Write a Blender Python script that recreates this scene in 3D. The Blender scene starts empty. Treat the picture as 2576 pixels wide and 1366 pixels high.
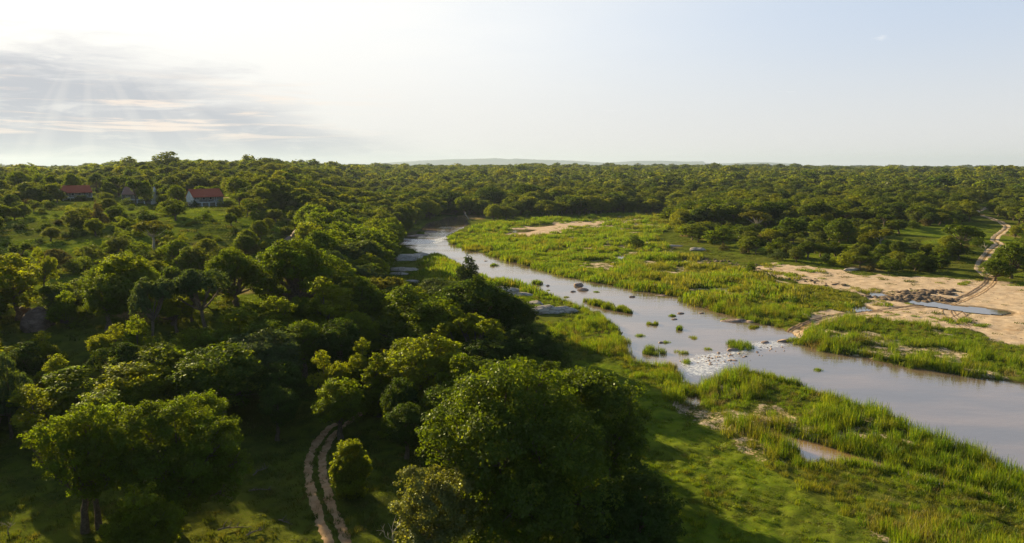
import bpy, math, random
import numpy as np
from mathutils import Vector

# ------------------------------------------------------------------ camera, sky, sun, exposure
SC = bpy.context.scene
CAMZ = 30.0
PITCH = math.radians(8.88)
FPX = 1708.0                      # focal length in units of a 2576 px wide picture
R = math.radians
cam_data = bpy.data.cameras.new('camera')
cam_data.sensor_width = 36.0
cam_data.lens = 36.0 * FPX / 2576.0
cam_data.clip_start = 0.5
cam_data.clip_end = 40000.0
cam = bpy.data.objects.new('camera', cam_data)
cam.location = (0, 0, CAMZ)
cam.rotation_euler = (math.pi / 2 - PITCH, 0, 0)
SC.collection.objects.link(cam)
SC.camera = cam

SUN_AZ = R(-42.0)                 # left of the view axis (+Y)
SUN_EL = R(17.0)
SUN_STRENGTH = 5.0
SKY_STRENGTH = 0.062
EXPOSURE = 1.38
HAZE_DENSITY = 0.00006

SC.view_settings.view_transform = 'Standard'
SC.view_settings.look = 'None'
SC.view_settings.exposure = EXPOSURE
SC.view_settings.gamma = 1.0
SC.view_settings.use_curve_mapping = False
SC.render.engine = 'CYCLES'
SC.cycles.max_bounces = 6
SC.cycles.diffuse_bounces = 5
SC.cycles.glossy_bounces = 2
SC.cycles.transmission_bounces = 3
SC.cycles.volume_bounces = 1
SC.cycles.transparent_max_bounces = 4
SC.cycles.use_denoising = True
SC.cycles.denoiser = 'OPENIMAGEDENOISE'
SC.cycles.denoising_prefilter = 'NONE'
SC.cycles.use_adaptive_sampling = False
SC.cycles.sample_clamp_indirect = 6.0
SC.cycles.caustics_reflective = False
SC.cycles.caustics_refractive = False

sun_data = bpy.data.lights.new('sun', 'SUN')
sun_data.energy = SUN_STRENGTH
sun_data.angle = R(0.6)
sun_data.color = (1.0, 0.82, 0.47)
sun = bpy.data.objects.new('sun', sun_data)
SUN_DIR = Vector((math.sin(SUN_AZ) * math.cos(SUN_EL), math.cos(SUN_AZ) * math.cos(SUN_EL), math.sin(SUN_EL)))
sun.rotation_euler = SUN_DIR.to_track_quat('Z', 'Y').to_euler()
sun.location = (-200, 220, 200)
SC.collection.objects.link(sun)

world = bpy.data.worlds.new('World')
SC.world = world
world.use_nodes = True


class NT:
    """small helper for writing node trees"""
    def __init__(self, tree):
        self.t = tree
        tree.nodes.clear()

    def n(self, kind, ins=None, **props):
        nd = self.t.nodes.new(kind)
        for k, v in props.items():
            setattr(nd, k, v)
        for k, v in (ins or {}).items():
            self.put(nd, k, v)
        return nd

    def put(self, nd, k, v):
        sock = nd.inputs[k]
        if isinstance(v, bpy.types.NodeSocket):
            self.t.links.new(v, sock)
        else:
            sock.default_value = v

    def m(self, op, a, b=None, c=None, clamp=False):
        nd = self.t.nodes.new('ShaderNodeMath')
        nd.operation = op
        nd.use_clamp = clamp
        self.put(nd, 0, a)
        if b is not None:
            self.put(nd, 1, b)
        if c is not None:
            self.put(nd, 2, c)
        return nd.outputs[0]

    def mix(self, f, a, b, mode='MIX'):
        nd = self.t.nodes.new('ShaderNodeMix')
        nd.data_type = 'RGBA'
        nd.blend_type = mode
        self.put(nd, 0, f)
        self.put(nd, 6, col(a))
        self.put(nd, 7, col(b))
        return nd.outputs[2]

    def ss(self, x, lo, hi):
        nd = self.t.nodes.new('ShaderNodeMapRange')
        nd.interpolation_type = 'SMOOTHSTEP'
        self.put(nd, 0, x)
        self.put(nd, 1, lo)
        self.put(nd, 2, hi)
        return nd.outputs[0]

    def noise(self, vec, scale, detail=3.0, rough=0.55, dist=0.0):
        nd = self.n('ShaderNodeTexNoise', {'Scale': scale, 'Detail': detail, 'Roughness': rough, 'Distortion': dist})
        if vec is not None:
            self.put(nd, 'Vector', vec)
        return nd.outputs['Fac']


def col(c):
    if isinstance(c, (tuple, list)) and len(c) == 3:
        return (c[0], c[1], c[2], 1.0)
    return c


def build_world():
    w = NT(world.node_tree)
    sky = w.n('ShaderNodeTexSky', sky_type='NISHITA', sun_disc=False, sun_elevation=SUN_EL, sun_rotation=SUN_AZ,
              air_density=1.0, dust_density=2.0, ozone_density=1.5, altitude=300.0)
    tc = w.n('ShaderNodeTexCoord')
    sx = w.n('ShaderNodeSeparateXYZ', {0: tc.outputs['Generated']})
    X, Y, Z = sx.outputs
    az = w.m('MULTIPLY', w.m('ARCTAN2', X, Y), 57.2958)          # degrees right of the view axis
    el = w.m('MULTIPLY', w.m('ARCSINE', Z), 57.2958)
    # stretched cloud coordinates
    cv = w.n('ShaderNodeCombineXYZ', {0: w.m('MULTIPLY', az, 0.05), 1: w.m('MULTIPLY', el, 0.26), 2: 0.0}).outputs[0]
    n1 = w.noise(cv, 1.7, 6.0, 0.6, 0.4)
    cv2 = w.n('ShaderNodeCombineXYZ', {0: w.m('MULTIPLY', az, 0.09), 1: w.m('MULTIPLY', el, 0.52), 2: 3.7}).outputs[0]
    n2 = w.noise(cv2, 1.6, 7.0, 0.62, 0.6)
    # the wide veil of thin high cloud: whitens the sky on the sunward side
    dsun = w.n('ShaderNodeVectorMath', {0: tc.outputs['Generated'], 1: tuple(SUN_DIR)}, operation='DOT_PRODUCT').outputs['Value']
    near = w.ss(dsun, 0.35, 0.97)
    veil = w.m('MULTIPLY', w.ss(az, 36.0, -14.0), w.m('ADD', 0.72, w.m('MULTIPLY', n1, 0.35)), clamp=True)
    veilc = w.mix(near, (5.3, 5.5, 5.75), (6.6, 6.5, 6.25))
    c = w.mix(0.80, sky.outputs[0], (4.0, 4.55, 5.5))
    c = w.mix(veil, c, veilc)
    # pale warm band low over the horizon
    c = w.mix(w.m('MULTIPLY', w.ss(el, 12.0, -1.0), 0.88), c, (5.2, 5.05, 4.85))
    # grey cloud bank low on the left
    top = w.m('SUBTRACT', 7.9, w.m('MULTIPLY', w.ss(az, -33.0, -3.0), 7.6))
    top = w.m('ADD', top, w.m('MULTIPLY', w.m('SUBTRACT', n1, 0.5), 9.0))
    bank = w.m('MULTIPLY', w.ss(w.m('SUBTRACT', top, el), -2.2, 2.6), w.ss(az, 10.0, -18.0))
    bank = w.m('MULTIPLY', bank, w.m('SUBTRACT', 1.0, w.m('MULTIPLY', w.ss(n2, 0.50, 0.68), 0.55)))
    c = w.mix(w.m('MULTIPLY', bank, 0.95), c, (3.2, 3.35, 3.7))
    # bright peach streaks where the sun breaks through
    cv4 = w.n('ShaderNodeCombineXYZ', {0: w.m('MULTIPLY', az, 0.07), 1: w.m('MULTIPLY', el, 1.0), 2: 6.2}).outputs[0]
    n4 = w.noise(cv4, 1.5, 7.0, 0.65, 0.5)
    st = w.m('MULTIPLY', w.ss(n4, 0.50, 0.64), w.m('MULTIPLY', w.ss(az, -6.0, -24.0), w.m('MULTIPLY', w.ss(el, 7.0, 5.0), w.ss(el, 1.2, 2.6))))
    c = w.mix(w.m('MULTIPLY', st, 0.8), c, (6.6, 5.5, 4.6))
    # slanting shafts of light under the cloud edge
    ang = w.m('ARCTAN2', w.m('SUBTRACT', el, 9.5), w.m('SUBTRACT', az, -31.0))
    rn = w.noise(w.n('ShaderNodeCombineXYZ', {0: w.m('MULTIPLY', ang, 2.2), 1: 0.0, 2: 1.3}).outputs[0], 2.0, 2.0)
    low = w.m('MULTIPLY', w.ss(el, 8.5, 4.0), w.ss(az, 4.0, -12.0))
    c = w.mix(w.m('MULTIPLY', w.m('MULTIPLY', low, w.ss(rn, 0.46, 0.72)), 0.24), c, (5.9, 5.6, 5.2))
    # small white wisps over the middle
    cv3 = w.n('ShaderNodeCombineXYZ', {0: w.m('MULTIPLY', az, 0.16), 1: w.m('MULTIPLY', el, 0.8), 2: 9.1}).outputs[0]
    n3 = w.noise(cv3, 1.5, 6.0, 0.6, 0.3)
    wi = w.m('MULTIPLY', w.ss(n3, 0.66, 0.80), w.m('MULTIPLY', w.ss(el, 16.0, 9.0), w.ss(el, 1.0, 4.0)))
    c = w.mix(w.m('MULTIPLY', wi, 0.4), c, (6.6, 6.5, 6.4))
    # overhead and behind the camera the sky is the plain clear evening sky
    clear = w.m('MAXIMUM', w.ss(el, 21.0, 42.0), w.ss(w.m('ABSOLUTE', az), 55.0, 100.0))
    c = w.mix(clear, c, sky.outputs[0])
    bg = w.n('ShaderNodeBackground', {'Color': c, 'Strength': SKY_STRENGTH})
    out = w.n('ShaderNodeOutputWorld', {'Surface': bg.outputs[0]})


build_world()

# ------------------------------------------------------------------ picture <-> place
cP, sP = math.cos(PITCH), math.sin(PITCH)


def ray(u, v):
    xc = (u - 1288.0) / FPX
    yc = (683.0 - v) / FPX
    return xc, cP + yc * sP, yc * cP - sP


def flat(u, v, z=0.0):
    dx, dy, dz = ray(u, v)
    s = (z - CAMZ) / dz
    return dx * s, dy * s


def proj(x, y, z):
    d = z - CAMZ
    depth = y * cP - d * sP
    up = y * sP + d * cP
    return 1288.0 + FPX * x / depth, 683.0 - FPX * up / depth, depth


def low(pts, h=1.25):
    """near banks: the reeds in front hide the water's edge, so the edge itself lies a little nearer"""
    out = []
    for u, v in pts:
        dx, dy, dz = ray(u, v)
        out.append((u, v + h * FPX * cP / (CAMZ / -dz)))
    return out


def poly(pts, z=0.0):
    return np.array([flat(u, v, z) for u, v in pts])


def sdf(px, py, P, closed=True):
    """signed distance to a polygon (negative inside) or distance to a polyline"""
    px = np.asarray(px, float); py = np.asarray(py, float)
    best = np.full(px.shape, 1e18)
    inside = np.zeros(px.shape, bool)
    n = len(P)
    for i in range(n if closed else n - 1):
        ax, ay = P[i]; bx, by = P[(i + 1) % n]
        ex, ey = bx - ax, by - ay
        L = ex * ex + ey * ey + 1e-12
        t = np.clip(((px - ax) * ex + (py - ay) * ey) / L, 0, 1)
        dx = px - ax - t * ex; dy = py - ay - t * ey
        np.minimum(best, dx * dx + dy * dy, out=best)
        if closed:
            c = ((ay > py) != (by > py))
            if ey != 0:
                inside ^= c & (px < ex * (py - ay) / ey + ax)
    d = np.sqrt(best)
    return np.where(inside, -d, d) if closed else d


def sstep(x, a, b):
    t = np.clip((np.asarray(x, float) - a) / (b - a), 0, 1)
    return t * t * (3 - 2 * t)


def vnoise(x, y, seed=0):
    xi = np.floor(x); yi = np.floor(y)
    fx = x - xi; fy = y - yi
    fx = fx * fx * (3 - 2 * fx); fy = fy * fy * (3 - 2 * fy)
    def h(a, b):
        v = np.sin(a * 127.1 + b * 311.7 + seed * 74.7) * 43758.5453
        return v - np.floor(v)
    return (h(xi, yi) * (1 - fx) + h(xi + 1, yi) * fx) * (1 - fy) + (h(xi, yi + 1) * (1 - fx) + h(xi + 1, yi + 1) * fx) * fy


def fbm(x, y, scale, octv=4, seed=0):
    s = 0.0; a = 0.5; f = 1.0 / scale; tot = 0
    for o in range(octv):
        s = s + a * vnoise(x * f + 13.7 * o, y * f - 7.1 * o, seed + o)
        tot += a; a *= 0.5; f *= 2.03
    return s / tot


# ------------------------------------------------------------------ plan of the place (picture pixels of a 2576 wide view, dropped on the ground)
RIVER = poly([(1180, 566), (1141, 584), (1123, 597), (1129, 612), (1180, 630), (1240, 643), (1290, 660), (1400, 690), (1500, 711),
              (1600, 727), (1700, 747), (1780, 778), (1850, 800), (1930, 818), (1985, 835), (2010, 860), (2060, 884), (2150, 898), (2300, 926), (2450, 948),
              (2576, 966), (2900, 1030), (3300, 1120), (3300, 1500)] + low([(2900, 1320), (2576, 1168), (2500, 1136), (2400, 1098), (2300, 1060),
              (2200, 1020), (2100, 985), (2030, 955), (1965, 940), (1905, 925), (1850, 915), (1820, 925), (1800, 945), (1760, 962), (1715, 958), (1718, 925), (1700, 905),
              (1600, 896), (1578, 868), (1572, 835), (1545, 800), (1490, 768), (1430, 750), (1345, 722), (1290, 703), (1220, 690),
              (1165, 676), (1140, 655), (1112, 640), (1060, 628)]) + [(1015, 618), (995, 610), (1003, 594), (1060, 577), (1072, 563), (1110, 553),
              (1133, 545), (1170, 548)])
CREEK = poly([(1895, 1076), (1960, 1085), (2040, 1110), (2130, 1138), (2250, 1174), (2400, 1216), (2600, 1268), (2600, 1280), (2400, 1228),
              (2240, 1182), (2120, 1160), (2030, 1172), (1992, 1142), (1945, 1108), (1895, 1092)])
INLET = poly([(1722, 995), (1760, 1000), (1772, 1015), (1740, 1022), (1720, 1010)])
POND = poly([(1530, 643), (1570, 643), (1592, 651), (1570, 655), (1543, 652)])
PUDDLE = poly([(2288, 757), (2335, 758), (2375, 767), (2400, 772), (2465, 777), (2525, 785), (2510, 790), (2440, 784), (2395, 777), (2345, 769), (2300, 763)])
PUDDLE2 = poly([(2120, 775), (2160, 772), (2175, 779), (2135, 784)])
PUDDLE3 = poly([(2195, 738), (2215, 740), (2225, 747), (2205, 745)])
FARPOND = poly([(1262, 581), (1300, 578), (1340, 579), (1320, 584), (1270, 586)])
FARPOND2 = poly([(1330, 567), (1380, 564), (1390, 567), (1345, 571)])
FARPOND3 = poly([(1440, 553), (1500, 551), (1560, 550), (1500, 555), (1450, 557)])
WATERS = [RIVER, CREEK, INLET, POND, PUDDLE, PUDDLE2, PUDDLE3, FARPOND, FARPOND2, FARPOND3]

SAND_A = poly([(1262, 580), (1325, 571), (1400, 562), (1500, 557), (1560, 556), (1500, 566), (1440, 573), (1425, 585), (1395, 594), (1330, 596), (1270, 595)])
SAND_B = poly([(1870, 672), (1950, 664), (2030, 672), (2150, 690), (2280, 702), (2440, 706), (2576, 716), (2900, 745), (3200, 860), (2900, 905),
               (2576, 874), (2500, 857), (2440, 842), (2380, 828), (2250, 812), (2130, 800), (2060, 828), (2000, 850), (1975, 838), (2050, 806), (2110, 782),
               (2200, 768), (2165, 752), (2130, 735), (2020, 715), (1930, 700), (1885, 688)])
SAND_C = poly([(1990, 895), (2040, 905), (2055, 928), (2020, 932), (1985, 920), (1960, 905)])
SAND_D = poly([(2250, 850), (2420, 872), (2500, 895), (2420, 900), (2330, 878), (2260, 865)])
SAND_E = poly([(1020, 590), (1060, 585), (1095, 590), (1080, 602), (1040, 604), (1010, 603)])
SANDS = [SAND_A, SAND_B, SAND_C, SAND_E]

REED_ISLE = poly([(1128, 600), (1150, 590), (1240, 562), (1400, 548), (1560, 542), (1680, 535), (1700, 560), (1650, 600), (1700, 640), (1800, 665), (1880, 690),
                  (1990, 715), (2120, 742), (2160, 762), (2110, 790), (2030, 818), (1975, 835), (1850, 803), (1780, 780), (1700, 747),
                  (1600, 727), (1400, 690), (1240, 644), (1140, 622)])
REED_WEST = poly([(1075, 650), (1130, 640), (1160, 672), (1215, 690), (1345, 722), (1480, 765), (1545, 800), (1575, 840), (1590, 895), (1640, 905), (1460, 905),
                  (1400, 850), (1300, 790), (1200, 740), (1010, 715), (1000, 690), (1060, 680)])
REED_NEAR = poly([(1520, 905), (1700, 905), (1715, 955), (1760, 965), (1830, 890), (1960, 905), (1985, 920), (2030, 950), (2200, 1020), (2400, 1098), (2576, 1166),
                  (3000, 1366), (3000, 2000), (2300, 1500), (2210, 1366), (2140, 1310), (2010, 1250), (1960, 1205), (1880, 1150), (1790, 1090), (1700, 1045),
                  (1650, 985), (1560, 930)])
REED_BELT = poly([(2010, 862), (2060, 828), (2130, 802), (2250, 815), (2380, 830), (2450, 848), (2576, 878), (2900, 910), (3300, 1100),
                  (2900, 1025), (2576, 964), (2450, 946), (2300, 924), (2150, 896), (2060, 882)])
REEDS = [REED_ISLE, REED_WEST, REED_NEAR, REED_BELT]
LAWN = poly([(1450, 912), (1560, 930), (1650, 985), (1700, 1048), (1790, 1093), (1880, 1152), (1960, 1208), (2010, 1252), (2140, 1312), (2210, 1366), (2300, 1500),
             (1500, 1500), (1500, 1100), (1420, 950)])
VALLEY = poly([(1130, 543), (1250, 548), (1400, 545), (1560, 537), (1685, 529), (1710, 600), (1850, 648), (2050, 676), (2300, 700), (2576, 712),
               (3200, 735), (6000, 900), (6000, 2500), (900, 2500), (1380, 1150), (1420, 930), (1320, 800), (1200, 715), (1010, 690), (985, 620), (1000, 590), (1055, 568)])
ROAD_E = poly([(2491, 535), (2471, 541), (2453, 553), (2460, 561), (2482, 566), (2517, 576), (2532, 584), (2530, 597), (2507, 611), (2497, 623), (2515, 633),
               (2495, 648), (2474, 666), (2462, 681), (2470, 690), (2488, 700), (2493, 711), (2463, 735), (2418, 755), (2378, 768), (2309, 772), (2244, 781), (2169, 787),
               (2119, 795), (2074, 805), (2035, 818), (1996, 838)])
ROAD_W = poly([(866, 1420), (846, 1366), (822, 1305), (803, 1245), (791, 1190), (799, 1147), (823, 1108), (862, 1075), (910, 1045), (960, 1010)])
# ------------------------------------------------------------------ ground: one sheet on a polar grid, fine near the river and coarse far away
rs = [8.0]
while rs[-1] < 24: rs.append(rs[-1] * 1.04)
while rs[-1] < 430: rs.append(rs[-1] * 1.0052)
while rs[-1] < 19500: rs.append(rs[-1] * 1.022)
rs = np.array(rs)
ths = np.concatenate([np.arange(-180, -62, 4.0), np.arange(-62, 62.001, 0.15), np.arange(64, 180.01, 4.0)])
ths[0] = -180.0
ths = ths[ths < 179.0]
NR, NTH = len(rs), len(ths)
thr = np.radians(ths)
GX = rs[:, None] * np.sin(thr)[None, :]
GY = rs[:, None] * np.cos(thr)[None, :]
near = rs < 700
nn = int(near.sum())


def field(P, closed=True, pad=60.0):
    """distance field on the near part of the grid (far part: large)"""
    out = np.full((NR, NTH), 900.0)
    xs, ys = GX[:nn], GY[:nn]
    lo = P.min(0) - pad; hi = P.max(0) + pad
    m = (xs > lo[0]) & (xs < hi[0]) & (ys > lo[1]) & (ys < hi[1])
    o = np.full(xs.shape, 900.0)
    o[m] = sdf(xs[m], ys[m], P, closed)
    out[:nn] = o
    return out


W_each = [field(P, pad=25) for P in WATERS]
wob = (fbm(GX, GY, 3.2, 3, 5) - 0.5) * 2.4 + (fbm(GX, GY, 0.9, 2, 8) - 0.5) * 0.7
W_each = [w + np.where(w < 20, wob * (1.0 if i == 0 else 0.55), 0) for i, w in enumerate(W_each)]
WSD = np.minimum.reduce(W_each)
S_sd = np.minimum.reduce([field(P, pad=25) for P in SANDS]) + (fbm(GX, GY, 6.0, 5, 21) - 0.5) * 11
R_sd = np.minimum.reduce([field(P, pad=25) for P in REEDS])
L_sd = field(LAWN, pad=25)
V_sd = np.full((NR, NTH), 0.0)
V_sd[:nn] = sdf(GX[:nn], GY[:nn], VALLEY)
V_sd[nn:] = 600.0
RE_d = field(ROAD_E, False, 20)
RW_d = field(ROAD_W, False, 20)


def smooth_heights(x, y, vd):
    r = np.hypot(x, y)
    t = x / np.maximum(y, 1.0)
    t = np.where(y < 20, np.sign(x) * 3.0, t)
    west = sstep(-t, 0.16, 0.36)
    pw = 6.5 * sstep(y, 62, 118) + 7.5 * sstep(y, 135, 235) + 9.5 * sstep(r, 300, 640) * (1 - 0.75 * sstep(-t, 0.50, 0.66))
    pw = pw * (0.35 + 0.65 * sstep(r, 40, 120)) - 6 * sstep(r, 1500, 4000)
    pe = 1.2 + 2.0 * sstep(r, 150, 380) + 15.5 * sstep(r, 380, 1300) * (1 - 0.36 * sstep(t, 0.2, 0.75)) - 5 * sstep(r, 2500, 6000)
    p = west * pw + (1 - west) * pe
    rough = (fbm(x, y, 45, 4, 31) - 0.5) * 4.0 * sstep(r, 90, 200) + (fbm(x, y, 380, 3, 33) - 0.5) * 14 * sstep(r, 450, 1100)
    k = sstep(vd, 0, 55)
    return p * k + rough * k * (0.25 + 0.75 * sstep(vd, 20, 90))


near_f = sstep(-rs, -420, -60)[:, None]
H = smooth_heights(GX, GY, V_sd)
H = H + 0.40 + (fbm(GX, GY, 9, 3, 41) - 0.5) * 0.5 + (fbm(GX, GY, 1.3, 2, 43) - 0.5) * 0.42 * near_f
sandm = sstep(-S_sd, -0.6, 0.6)
H = H * (1 - sandm) + sandm * (H * 0.45 + 0.06 + (fbm(GX, GY, 1.1, 3, 47) - 0.5) * 0.22 * near_f)
H = H - 0.10 * sstep(-RE_d, -1.3, -0.4) - 0.05 * sstep(-RW_d, -1.3, -0.5)
# banks and bed
soft = np.minimum.reduce(W_each[3:])
bank = np.where(soft < 4.0, sstep(soft, 0.0, 4.0), sstep(WSD, 0.0, 1.3))
bed = -0.18 - 0.9 * sstep(-WSD, 0, 5)
H = np.where((WSD < 1.3) | (soft < 4.0), np.where(WSD > 0, bed + (H - bed) * bank, bed), H)


def sample(F, x, y):
    x = np.atleast_1d(np.asarray(x, float)); y = np.atleast_1d(np.asarray(y, float))
    r = np.clip(np.hypot(x, y), rs[0], rs[-1] * 0.999)
    th = np.degrees(np.arctan2(x, y))
    fi = np.interp(r, rs, np.arange(NR)); fj = np.interp(th, ths, np.arange(NTH))
    i = np.minimum(fi.astype(int), NR - 2); j = np.minimum(fj.astype(int), NTH - 2)
    a = fi - i; b = fj - j
    return F[i, j] * (1 - a) * (1 - b) + F[i + 1, j] * a * (1 - b) + F[i, j + 1] * (1 - a) * b + F[i + 1, j + 1] * a * b


def hz(x, y):
    r = sample(H, x, y)
    return float(r[0]) if np.ndim(x) == 0 else r


def hit(u, v):
    """where the sight line through a picture point meets the ground"""
    dx, dy, dz = ray(u, v)
    s = np.concatenate([np.arange(15, 500, 0.4), np.arange(500, 4000, 5)])
    g = CAMZ + dz * s - sample(H, dx * s, dy * s)
    k = int(np.argmax(g < 0)) if (g < 0).any() else len(s) - 1
    return dx * s[k], dy * s[k]


def solve_top(u, v, h):
    """ground point of a tree of height h whose top shows at (u, v)"""
    dx, dy, dz = ray(u, v)
    s = np.concatenate([np.arange(25, 500, 0.5), np.arange(500, 1500, 4)])
    g = CAMZ + dz * s - sample(H, dx * s, dy * s) - h
    m = g < 0
    k = int(np.argmax(m)) if m.any() else int(np.argmin(g))
    return dx * s[k], dy * s[k]


# ------------------------------------------------------------------ scene helpers
def new_mesh(name, V, F, mats=(), smooth=False, attrs=None, mat_idx=None):
    V = np.asarray(V, np.float32).reshape(-1, 3)
    me = bpy.data.meshes.new(name)
    if isinstance(F, np.ndarray):
        k = F.shape[1]; nf = len(F)
        me.vertices.add(len(V)); me.vertices.foreach_set('co', V.ravel())
        me.loops.add(nf * k); me.loops.foreach_set('vertex_index', F.astype(np.int32).ravel())
        me.polygons.add(nf); me.polygons.foreach_set('loop_start', np.arange(0, nf * k, k, dtype=np.int32))
        me.polygons.foreach_set('loop_total', np.full(nf, k, np.int32))
    else:
        me.from_pydata([tuple(map(float, v)) for v in V], [], [tuple(map(int, f)) for f in F])
    for m in mats:
        me.materials.append(m)
    me.update()
    if mat_idx is not None:
        me.polygons.foreach_set('material_index', np.asarray(mat_idx, np.int32))
    if smooth:
        me.polygons.foreach_set('use_smooth', np.ones(len(me.polygons), bool))
    for nm, (typ, dom, data) in (attrs or {}).items():
        at = me.attributes.new(nm, typ, dom)
        if typ == 'FLOAT':
            at.data.foreach_set('value', np.asarray(data, np.float32).ravel())
        elif typ == 'FLOAT_COLOR':
            at.data.foreach_set('color', np.asarray(data, np.float32).ravel())
        elif typ == 'FLOAT_VECTOR':
            at.data.foreach_set('vector', np.asarray(data, np.float32).ravel())
        elif typ == 'INT':
            at.data.foreach_set('value', np.asarray(data, np.int32).ravel())
    me.update()
    return me


def tag(o, label=None, cat=None, group=None, kind=None):
    if label: o['label'] = label
    if cat: o['category'] = cat
    if group: o['group'] = group
    if kind: o['kind'] = kind
    return o


def link(name, me, parent=None, loc=(0, 0, 0), rz=0.0):
    o = bpy.data.objects.new(name, me)
    SC.collection.objects.link(o)
    o.location = loc
    o.rotation_euler = (0, 0, rz)
    if parent: o.parent = parent
    return o


def material(name, rough=0.85, spec=0.2):
    m = bpy.data.materials.new(name)
    m.use_nodes = True
    w = NT(m.node_tree)
    b = w.n('ShaderNodeBsdfPrincipled', {'Roughness': rough, 'Specular IOR Level': spec})
    w.n('ShaderNodeOutputMaterial', {'Surface': b.outputs[0]})
    return m, w, b


def simple_mat(name, c1, c2, scale=3.0, rough=0.85, spec=0.2, bump=0.0, detail=4.0):
    m, w, b = material(name, rough, spec)
    tc = w.n('ShaderNodeTexCoord').outputs['Object']
    n = w.noise(tc, scale, detail)
    w.put(b, 'Base Color', w.mix(w.ss(n, 0.35, 0.65), c1, c2))
    if bump:
        bp = w.n('ShaderNodeBump', {'Strength': bump, 'Distance': 0.1, 'Height': n})
        w.put(b, 'Normal', bp.outputs[0])
    return m


def ground_mat():
    m, w, b = material('ground_cover', 1.0, 0.0)
    pos = w.n('ShaderNodeNewGeometry').outputs['Position']
    a = w.n('ShaderNodeAttribute', attribute_name='cover')
    sp = w.n('ShaderNodeSeparateColor', {0: a.outputs['Color']})
    sand, lawn, dirt = sp.outputs
    big = w.noise(pos, 0.05, 4)
    mid = w.noise(pos, 0.45, 5, 0.6)
    fine = w.noise(pos, 3.5, 5, 0.65)
    g = w.mix(w.ss(mid, 0.36, 0.62), (0.050, 0.066, 0.010), (0.105, 0.130, 0.014))
    g = w.mix(w.m('MULTIPLY', w.ss(big, 0.45, 0.65), 0.6), g, (0.12, 0.125, 0.022))
    g = w.mix(w.m('MULTIPLY', w.ss(fine, 0.52, 0.72), 0.35), g, (0.13, 0.10, 0.045))
    lw = w.mix(w.ss(mid, 0.35, 0.65), (0.085, 0.130, 0.010), (0.150, 0.190, 0.014))
    lw = w.mix(w.m('MULTIPLY', w.ss(fine, 0.45, 0.7), 0.5), lw, (0.10, 0.095, 0.025))
    g = w.mix(lawn, g, lw)
    soil = w.mix(w.ss(mid, 0.35, 0.65), (0.18, 0.115, 0.055), (0.30, 0.20, 0.10))
    dm = w.ss(w.m('ADD', dirt, w.m('MULTIPLY', w.m('SUBTRACT', fine, 0.5), 0.9)), 0.35, 0.65)
    g = w.mix(dm, g, soil)
    sc = w.mix(w.ss(mid, 0.3, 0.7), (0.44, 0.315, 0.21), (0.60, 0.46, 0.325))
    sc = w.mix(w.m('MULTIPLY', w.ss(w.noise(pos, 0.16, 5, 0.6), 0.55, 0.72), 0.7), sc, (0.32, 0.19, 0.095))
    sc = w.mix(w.m('MULTIPLY', w.ss(fine, 0.48, 0.7), 0.55), sc, (0.34, 0.24, 0.14))
    sm = w.ss(w.m('ADD', sand, w.m('MULTIPLY', w.m('ADD', w.m('SUBTRACT', mid, 0.5), w.m('MULTIPLY', w.m('SUBTRACT', fine, 0.5), 1.2)), 0.9)), 0.40, 0.62)
    g = w.mix(sm, g, sc)
    # wet mud just above and under the water line
    z = w.n('ShaderNodeSeparateXYZ', {0: pos}).outputs[2]
    g = w.mix(w.m('MULTIPLY', w.ss(z, 0.13, 0.02), 0.75), g, (0.11, 0.075, 0.04))
    w.put(b, 'Base Color', g)
    h = w.m('ADD', w.m('MULTIPLY', fine, 0.6), w.noise(pos, 12.0, 3))
    bp = w.n('ShaderNodeBump', {'Strength': 0.7, 'Distance': 0.12, 'Height': h})
    w.put(b, 'Normal', bp.outputs[0])
    return m


def water_mat(name, c1, c2, ripple=0.085, rough=0.03):
    m, w, b = material(name, rough, 1.0)
    b.inputs['IOR'].default_value = 2.2
    pos = w.n('ShaderNodeNewGeometry').outputs['Position']
    mp = w.n('ShaderNodeMapping', {'Vector': pos, 'Scale': (0.7, 1.9, 1.0), 'Rotation': (0, 0, 0.55)}).outputs[0]
    n1 = w.noise(mp, 1.1, 5, 0.6, 0.5)
    n2 = w.noise(mp, 0.06, 3)
    foam = w.n('ShaderNodeAttribute', attribute_name='foam').outputs['Fac']
    c = w.mix(w.ss(n2, 0.35, 0.65), c1, c2)
    fm = w.ss(w.m('ADD', foam, w.m('MULTIPLY', w.m('SUBTRACT', w.noise(mp, 2.2, 5, 0.7, 1.0), 0.5), 2.2)), 0.75, 1.05)
    fm = w.m('MULTIPLY', fm, w.ss(foam, 0.02, 0.2))
    c = w.mix(fm, c, (0.75, 0.76, 0.78))
    w.put(b, 'Base Color', c)
    w.put(b, 'Roughness', w.m('ADD', rough, w.m('MULTIPLY', fm, 0.6)))
    hgt = w.m('ADD', w.m('MULTIPLY', w.m('MULTIPLY', n1, w.m('ADD', 0.35, w.ss(n2, 0.40, 0.60))), w.m('ADD', 1.0, w.m('MULTIPLY', foam, 3.0))), w.m('MULTIPLY', w.noise(mp, 0.35, 2), 1.2))
    bp = w.n('ShaderNodeBump', {'Strength': ripple, 'Distance': 0.35, 'Height': hgt})
    w.put(b, 'Normal', bp.outputs[0])
    return m


MG = ground_mat()
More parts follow.
